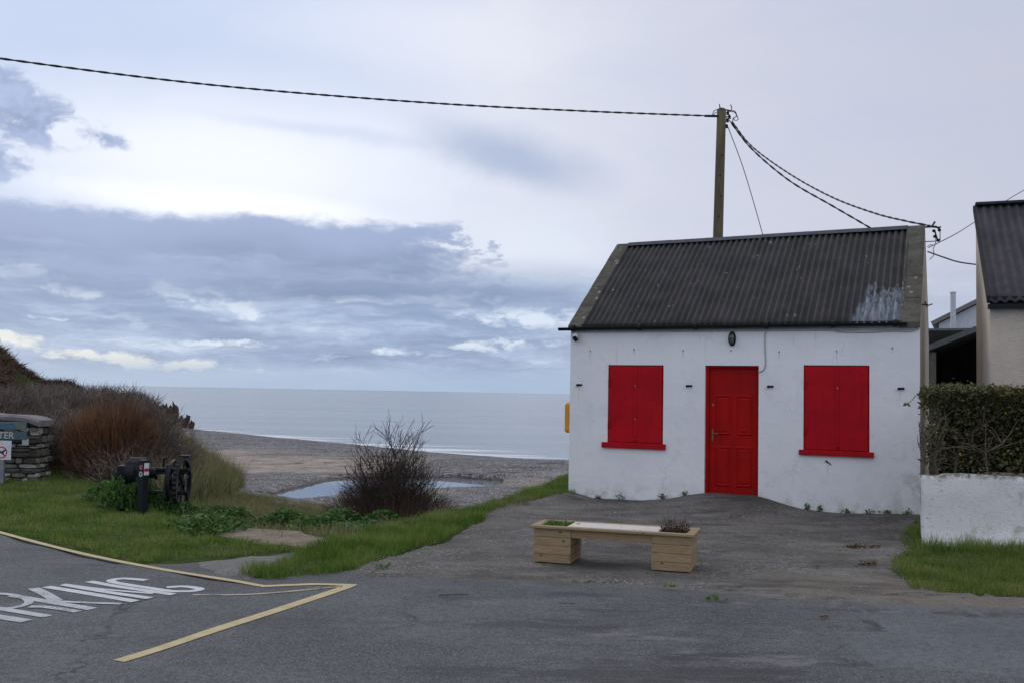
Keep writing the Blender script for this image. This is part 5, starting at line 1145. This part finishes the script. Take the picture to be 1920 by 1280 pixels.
spots = [(500, 965, 'leafy green plant at the left end of the plant row below the pool'), (535, 972, 'leafy plant second from the left below the pool'), (575, 968, 'broad leafy plant below the middle of the pool'), (600, 985, 'leafy plant nearest the end of the dirt path'), (635, 978, 'dense leafy plant left of the bare bush'), (660, 995, 'leafy plant on the verge edge before the bare bush'), (690, 985, 'tall leafy plant at the left foot of the bare bush'), (715, 975, 'dark leafy plant under the bare bush'),
         (222, 958, 'tall leafy plant covering the left of the winch'), (246, 957, 'tall leafy plant between the winch and the marker post'), (203, 940, 'low leafy plant by the brush left of the winch'), (292, 955, 'leafy plant right of the marker post'), (310, 960, 'leafy plant in front of the geared wheel'), (338, 962, 'low leafy plant right of the geared wheel'), (358, 948, 'low leafy plant between the wheel and the dune grass'), (400, 935, 'low leafy plant below the dune grass'), (440, 945, 'spreading leafy plant left of the pool tip'), (375, 985, 'small leafy plant next to the stone slabs'), (400, 1000, 'leafy plant at the top edge of the lawn')]
for i, (px, py, lb) in enumerate(spots):
    x, y = G(px, py, -.1 if px > 450 else -.03); z = H1(x, y); e_ = empty('leafy_plant', (x, y, z - .02), rng.uniform(0, 6), lb, 'plant', 'leafy green plants on the slope'); a, b_ = pm[i % 3]
    s = rng.uniform(.75, 1.15) * (1.0 if px in (222, 246, 292) else 1); e_.scale = (s * (.8 if py > 950 and px < 320 else 1), s * (.6 if py > 950 and px < 320 else 1), s * (2.1 if px in (222, 246) else 1.5 if px in (292, 310) else .9)); link('leaves', a, None, e_); link('stems', b_, None, e_)

# ------------------------------------------------------------------ shrubs
def branching(stems, h, spread, levels=4, r0=.018, kids=(3, 4), seg=(.30, .42), up=.35, gnarl=.25, seedr=None):
    """recursive twigs as thin 3-sided tubes, gathered into arrays"""
    V_, F_ = [], []; R_ = random.Random(seedr)
    def seg3(p, q_, ra, rb):
        t = (q_ - p).normalized(); a = t.orthogonal().normalized(); c_ = t.cross(a); b0 = len(V_)
        for pp, r in ((p, ra), (q_, rb)):
            for j in range(3):
                g = 2.094 * j; V_.append(tuple(pp + (a * math.cos(g) + c_ * math.sin(g)) * r))
        for j in range(3): F_.append((b0 + j, b0 + (j + 1) % 3, b0 + 3 + (j + 1) % 3, b0 + 3 + j))
    def grow(p, d, l, r, lv):
        n = 3; q_ = p; r = max(r, .0036)
        for k in range(n):
            d = (d + Vector((R_.gauss(0, gnarl), R_.gauss(0, gnarl), R_.gauss(0, gnarl) * .6 + up * .12)) * .6).normalized(); q2 = q_ + d * l / n; ra, rb = r * (1 - .3 * k / n), r * (1 - .3 * (k + 1) / n); seg3(q_, q2, ra, rb)
            if lv > 0 and k > 0 and R_.random() < .5: grow(q2, (d + Vector((R_.gauss(0, .8), R_.gauss(0, .8), R_.gauss(0, .4) + .2))).normalized(), l * R_.uniform(.5, .75), rb * .6, lv - 1)
            q_ = q2
        if lv > 0:
            for _ in range(R_.randint(*kids) - 1): grow(q_, (d + Vector((R_.gauss(0, .45), R_.gauss(0, .45), R_.gauss(0, .3)))).normalized(), l * R_.uniform(.6, .85), r * .7, lv - 1)
    for s in range(stems):
        a = R_.uniform(0, 2 * PI); q_ = R_.random() ** .6; d = Vector((math.cos(a) * q_ * spread, math.sin(a) * q_ * spread, 1)).normalized(); grow(Vector((math.cos(a) * q_ * .25, math.sin(a) * q_ * .25, 0)), d, h * R_.uniform(*seg), r0 * R_.uniform(.7, 1.2), levels)
    return np.array(V_), np.array(F_)
bx, by = at(735, 960, 15.6).x, 15.6; bz = H1(bx, by)
bush = empty('bare_bush', (bx, by, bz - .03), 0, 'leafless dark bush with spreading branches in front of the pool', 'bush')
def trim(V, F, R_):
    k = (np.hypot(V[:, 0], V[:, 1] * 1.1) < R_ * (1.08 - .25 * np.clip(V[:, 2] - .9, 0, 1)))[F].all(1); return F[k]
V, F = branching(34, 1.30, .95, 5, .012, (2, 3), (.24, .36), .3, .20, 5); V = V * np.array([.80, .70, .88]); link('branches', npmesh('branches', V, trim(V, F, .86)), M['twig'], bush)
V, F = branching(9, 2.0, .30, 4, .018, (2, 3), (.30, .38), .6, .16, 12); V = V * np.array([.80, .70, .94]); link('leaders', npmesh('leaders', V, trim(V, F, .72)), M['twig'], bush)
n = 4200; u3 = rng.standard_normal((n, 3)); u3 /= np.linalg.norm(u3, axis=1)[:, None]; u3[:, 2] = np.abs(u3[:, 2]); k = rng.uniform(.25, 1, n)[:, None] ** .7
P0 = u3 * k * np.array([.80, .62, .86]) * (1 + .2 * vn(u3[:, 0] * 3, u3[:, 1] * 3, 1.7))[:, None]; P0[:, 2] += .28; P1 = P0 + u3 * np.array([.11, .09, .05]) + rng.normal(0, .045, (n, 3)) + np.array([0, 0, .13]); V, F = ribbons(P0, P1, .0065, 2, .05); link('fine_twigs', npmesh('fine_twigs', V, F), M['twig'], bush)
n = 5000; a = rng.uniform(0, 2 * PI, n); q_ = np.sqrt(rng.uniform(0, 1, n)); P0 = np.stack([q_ * .85 * np.cos(a), q_ * .7 * np.sin(a), rng.uniform(0, .12, n)], -1)
P1 = P0 + np.stack([np.cos(a) * .28 * q_, np.sin(a) * .25 * q_, rng.uniform(.12, .62, n) * (1.2 - .6 * q_)], -1) + rng.normal(0, .07, (n, 3)); V, F = ribbons(P0, P1, .009, 2, .05); link('undergrowth', npmesh('undergrowth', V, F), M['twig_red'], bush)
# orange-stemmed willow
ox, oy = at(205, 905, 19.3).x, 19.3
wl_ = empty('willow_shrub', (ox, oy, H1(ox, oy)), 0, 'orange-stemmed willow shrub glowing among the brown scrub on the left', 'shrub')
n = 5600; a = rng.uniform(0, 2 * PI, n); q_ = np.sqrt(rng.uniform(0, 1, n)); P0 = np.stack([q_ * .78 * np.cos(a), q_ * .5 * np.sin(a), rng.uniform(0, 1.25, n) * (1.1 - .5 * q_ ** 2)], -1)
P1 = P0 + np.stack([np.cos(a) * .16 * q_, np.sin(a) * .12 * q_, rng.uniform(.2, .62, n)], -1) + rng.normal(0, .11, (n, 3)); P1[:, 2] = np.minimum(P1[:, 2], 1.80 - .35 * q_ + .28 * vn(P0[:, 0] * 3, P0[:, 1], 2) + rng.normal(0, .08, n)); V, F = ribbons(P0, P1, .011, 3, .10); link('stems', npmesh('stems', V, F), M['willow'], wl_)
# brown scrub mass over the bank: one uncountable mass
def scrub(name, pts, hfun, per, w, spread, m, label, segs=2):
    pts = np.asarray(pts); n = len(pts); hh = hfun(pts[:, 0], pts[:, 1]); z = Hf(pts[:, 0], pts[:, 1])
    idx = np.repeat(np.arange(n), per); N = len(idx); a = rng.uniform(0, 2 * PI, N); r = rng.uniform(0, 1, N)
    P0 = np.stack([pts[idx, 0] + .12 * np.cos(a), pts[idx, 1] + .12 * np.sin(a), z[idx] + hh[idx] * rng.uniform(-.05, .55, N)], -1)
    P1 = P0 + np.stack([np.cos(a) * spread * r, np.sin(a) * spread * r, hh[idx] * rng.uniform(.0, .42, N)], -1) + rng.normal(0, .10, (N, 3))
    V_, F_ = ribbons(P0, P1, w, segs, .2); o = link(name, npmesh(name, V_, F_), m); return tag(o, label, 'scrub', kind='stuff')
def region(n, x0, x1, y0, y1, f):
    o = []; c_ = 0
    while c_ < n:
        p = np.stack([rng.uniform(x0, x1, n * 2), rng.uniform(y0, y1, n * 2)], -1); p = p[f(p[:, 0], p[:, 1])]; o.append(p); c_ += len(p)
    return np.concatenate(o)[:n]
onledge = lambda x, y: (y > 46) & (y < 59) & (pxx(x, y) > 22) & (pxx(x, y) < 168)
pxx = lambda x, y: 960 + FPX * x / y
f1 = lambda x, y: (x < toe(y) - .35 - .9 * (y > 20)) & (pxx(x, y) > -80) & (pxx(x, y) < 372) & ((y > 18.9) | (x > -8.1)) & ~((pxx(x, y) > 190) & (y < 17.2)) & ~((y < 19.0) & (np.abs(x - ox) < .5))
hf1 = lambda x, y: (.95 + .28 * vn(x, y, .8) + .18 * vn(x, y, 2.2)) * np.interp(pxx(x, y), [-80, 100, 190, 250, 290, 330, 380], [1.35, 1.34, 1.27, 1.10, .80, .42, .18]) * np.interp(y, [17, 19, 28, 45], [.75, 1.1, 1.1, .9])
def clumps(name, cen, rads, per, w, tl, m, label, squash=.8):
    """many domed twiggy clumps as one tangled mass"""
    A, B = [], []
    for (cx, cy), R_ in zip(cen, rads):
        z0 = H1(cx, cy); n = int(per * R_ * R_ / .3); u = rng.standard_normal((n, 3)); u /= np.linalg.norm(u, axis=1)[:, None]; u[:, 2] = np.abs(u[:, 2]); k = rng.uniform(.35, 1, n)[:, None] ** .6
        wob = 1 + .22 * vn(u[:, 0] * 2 + cx, u[:, 1] * 2 + cy, 1.6)[:, None]; P0 = u * k * R_ * wob * np.array([1, 1, squash]); P0[:, 2] -= .05
        P1 = P0 + u * tl * .6 * np.array([1, 1, .5]) + rng.normal(0, tl * .38, (n, 3)) + np.array([0, 0, tl * .45]); o = np.array([cx, cy, z0]); A.append(P0 + o); B.append(P1 + o)
    V_, F_ = ribbons(np.concatenate(A), np.concatenate(B), w, 2, .12); return tag(link(name, npmesh(name, V_, F_), m), label, 'scrub', kind='stuff')
c1 = region(150, -14, -5.6, 17.6, 26, lambda x, y: f1(x, y) & ((y > 20.1) | (x > -7.6))); r1 = np.clip(hf1(c1[:, 0], c1[:, 1]) * rng.uniform(.62, 1.02, len(c1)), .25, 1.35)
clumps('brown_scrub', c1, r1, 520, .0115, .20, M['scrub'], 'tangled brown and grey scrub covering the bank left of the beach', 1.05)
c2 = region(260, -27, -7.5, 26, 48, f1); r2 = np.minimum(hf1(c2[:, 0], c2[:, 1]) * rng.uniform(.6, 1.0, len(c2)), np.maximum(.3, 1.62 - Hf(c2[:, 0], c2[:, 1])))
clumps('bank_scrub', c2, r2, 230, .024, .28, M['scrub'], 'further grey-brown scrub rising toward the headland', .95)
f3 = lambda x, y: ~onledge(x, y) & (x < toe(y) - .3) & (pxx(x, y) > -80) & (pxx(x, y) < 400)
scrub('headland_scrub', region(6500, -52, -15, 44, 88, f3), lambda x, y: (.62 + .25 * vn(x, y, .5)) * np.interp(pxx(x, y), [150, 230, 300, 400], [1, .5, .2, .2]), 13, .045, .5, M['hill'] if False else leafm('heather', [(.035, .020, .016), (.075, .044, .034), (.12, .078, .055), (.11, .12, .045)], .9, .1, 0, .16), 'dark heather and bracken on the headland hill')
grass('headland_turf', [(-.50 * 49, 49), (-.425 * 49, 49), (-.425 * 57, 57), (-.50 * 57, 57)], 130, .15, .05, leafm('dull_turf', [(.03, .045, .012), (.06, .085, .02), (.09, .11, .03), (.13, .12, .05)]), 'green turf ledge at the foot of the headland hill')
# a darker domed shrub on the bank skyline
sx, sy = at(268, 770, 25).x, 25.; ds = empty('dark_shrub', (sx, sy, H1(sx, sy)), 0, 'dark domed shrub on the bank skyline above the willow', 'shrub')
n = 3600; u3 = rng.standard_normal((n, 3)); u3 /= np.linalg.norm(u3, axis=1)[:, None]; u3[:, 2] = np.abs(u3[:, 2]); rr_ = rng.uniform(.5, 1, n)[:, None]; P0 = u3 * rr_ * np.array([.62, .6, .95]) * (1 + .15 * vn(u3[:, 0] * 3, u3[:, 1] * 3, 1.5))[:, None]; P0[:, 2] += .15
P1 = P0 + u3 * .2 + rng.normal(0, .08, (n, 3)) + np.array([0, 0, .06]); V, F = ribbons(P0, P1, .022, 2, .04); link('foliage', npmesh('foliage', V, F), M['scrub_dark'], ds)
V, F = branching(10, 1.0, .45, 2, .02, (2, 3), (.4, .55), .3, .2, 3); link('branches', npmesh('branches', V, F), M['twig'], ds)
# tall reeds poking above the scrub line
n = 110; pts = region(n, -11.5, -8, 22, 27, f1); z = Hf(pts[:, 0], pts[:, 1]); P0 = np.stack([pts[:, 0], pts[:, 1], z], -1); P1 = P0 + np.stack([rng.normal(0, .12, n), rng.normal(0, .12, n), rng.uniform(1.0, 1.5, n)], -1); V, F = ribbons(P0, P1, .014, 3, .06); tag(link('tall_stalks', npmesh('tall_stalks', V, F), M['scrub']), 'thin dry stalks standing above the scrub skyline', 'stalks', kind='stuff')

# ------------------------------------------------------------------ small things on the ground
def bit(name, px, py, pts, r, m, label, cat):
    x, y = G(px, py); q = MB(); q.tube(spl(pts, 4), r, 6); o = q.build(name, m, None, True, (x, y, H1(x, y) + .03)); tag(o, label, cat)
bit('stick', 850, 1121, [(-.13, -.02, 0), (0, .0, .004), (.13, .03, 0)], [.006] * 9, M['bark'], 'thin brown stick lying on the asphalt in front of the bench', 'stick')
bit('stick', 1062, 1137, [(-.06, 0, 0), (0, .01, .003), (.07, .0, 0)], [.004] * 9, M['bark'], 'short thin twig on the asphalt below the bench', 'stick')
for i, (px, py, sc_, lb) in enumerate(((1606, 1029, 1., 'dark curled clump of debris on the yard near the grass'), (1628, 1062, .9, 'smaller mottled clump of debris nearer the road'), (1640, 1028, .6, 'small leaf clump between the debris and the grass'), (1545, 1162, .35, 'tiny dark clod at the edge of the asphalt patch'))):
    x, y = G(px, py); e_ = empty('debris_clump', (x, y, H1(x, y) + .022), .2 * i, lb, 'debris', 'debris on the yard')
    P_ = rng.normal(0, 1, (50, 3)) * np.array([.09, .03, .012]) * sc_; P_[:, 2] = np.abs(P_[:, 2]); V, F = leaves(P_, .045 * sc_); link('leaves', npmesh('leaves', V, F), M['dead_leaf'], e_)
    q = MB(); q.tube(spl([(-.12 * sc_, .01, .01), (0, -.01, .02), (.12 * sc_, .01, .008)], 4), .008 * sc_, 5); q.build('stalk', M['twig'], e_)
for px, py, w_, lb, mm in ((1486, 1017, .03, 'pale flat scrap on the yard in front of the right shutter', 'pebble'), (1535, 1068, .028, 'yellowish scrap on the yard near the road', 'ivy'), (1337, 1129, .05, 'green leaf scrap on the asphalt below the bench', 'ivy'), (1260, 1104, .05, 'small weed tuft at the yard edge below the bench', 'leafy'), (715, 1067, .06, 'lone grass tuft at the yard edge beside the verge', 'ivy'), (1317, 1062, .03, 'pale chip beside the right foot of the bench', 'pebble')):
    x, y = G(px, py); P_ = rng.normal(0, 1, (16, 3)) * np.array([w_ * .8, w_ * .5, .006]); P_[:, 2] = np.abs(P_[:, 2]); V, F = leaves(P_, w_, .3); tag(link('ground_scrap', npmesh('ground_scrap', V, F), M[mm], None, (x, y, H1(x, y) + .026)), lb, 'scrap')
# loose grit over yard
n = 5200; p = scatter(YARD, n); k = (vn(p[:, 0], p[:, 1], .8) > -.4); p = p[k]; n = len(p); s = rng.uniform(.003, .009, n)[:, None] * np.where(rng.uniform(0, 1, n) > .985, 2.2, 1)[:, None]
z = Hf(p[:, 0], p[:, 1]) + .021; c_ = np.stack([p[:, 0], p[:, 1], z], -1); oc = np.array([(1, 0, 0), (0, 1, 0), (-1, 0, 0), (0, -1, 0), (0, 0, .8)]); V = (c_[:, None, :] + (oc[None] + rng.normal(0, .2, (n, 5, 3))) * s[:, None, :]).reshape(-1, 3); o_ = np.arange(n)[:, None] * 5
F = np.concatenate([o_ + np.array(t) for t in ((0, 1, 4), (1, 2, 4), (2, 3, 4), (3, 0, 4))]); tag(link('loose_grit', npmesh('loose_grit', V, F), M['pebble']), 'loose grit and small stones scattered over the yard', 'grit', kind='stuff')
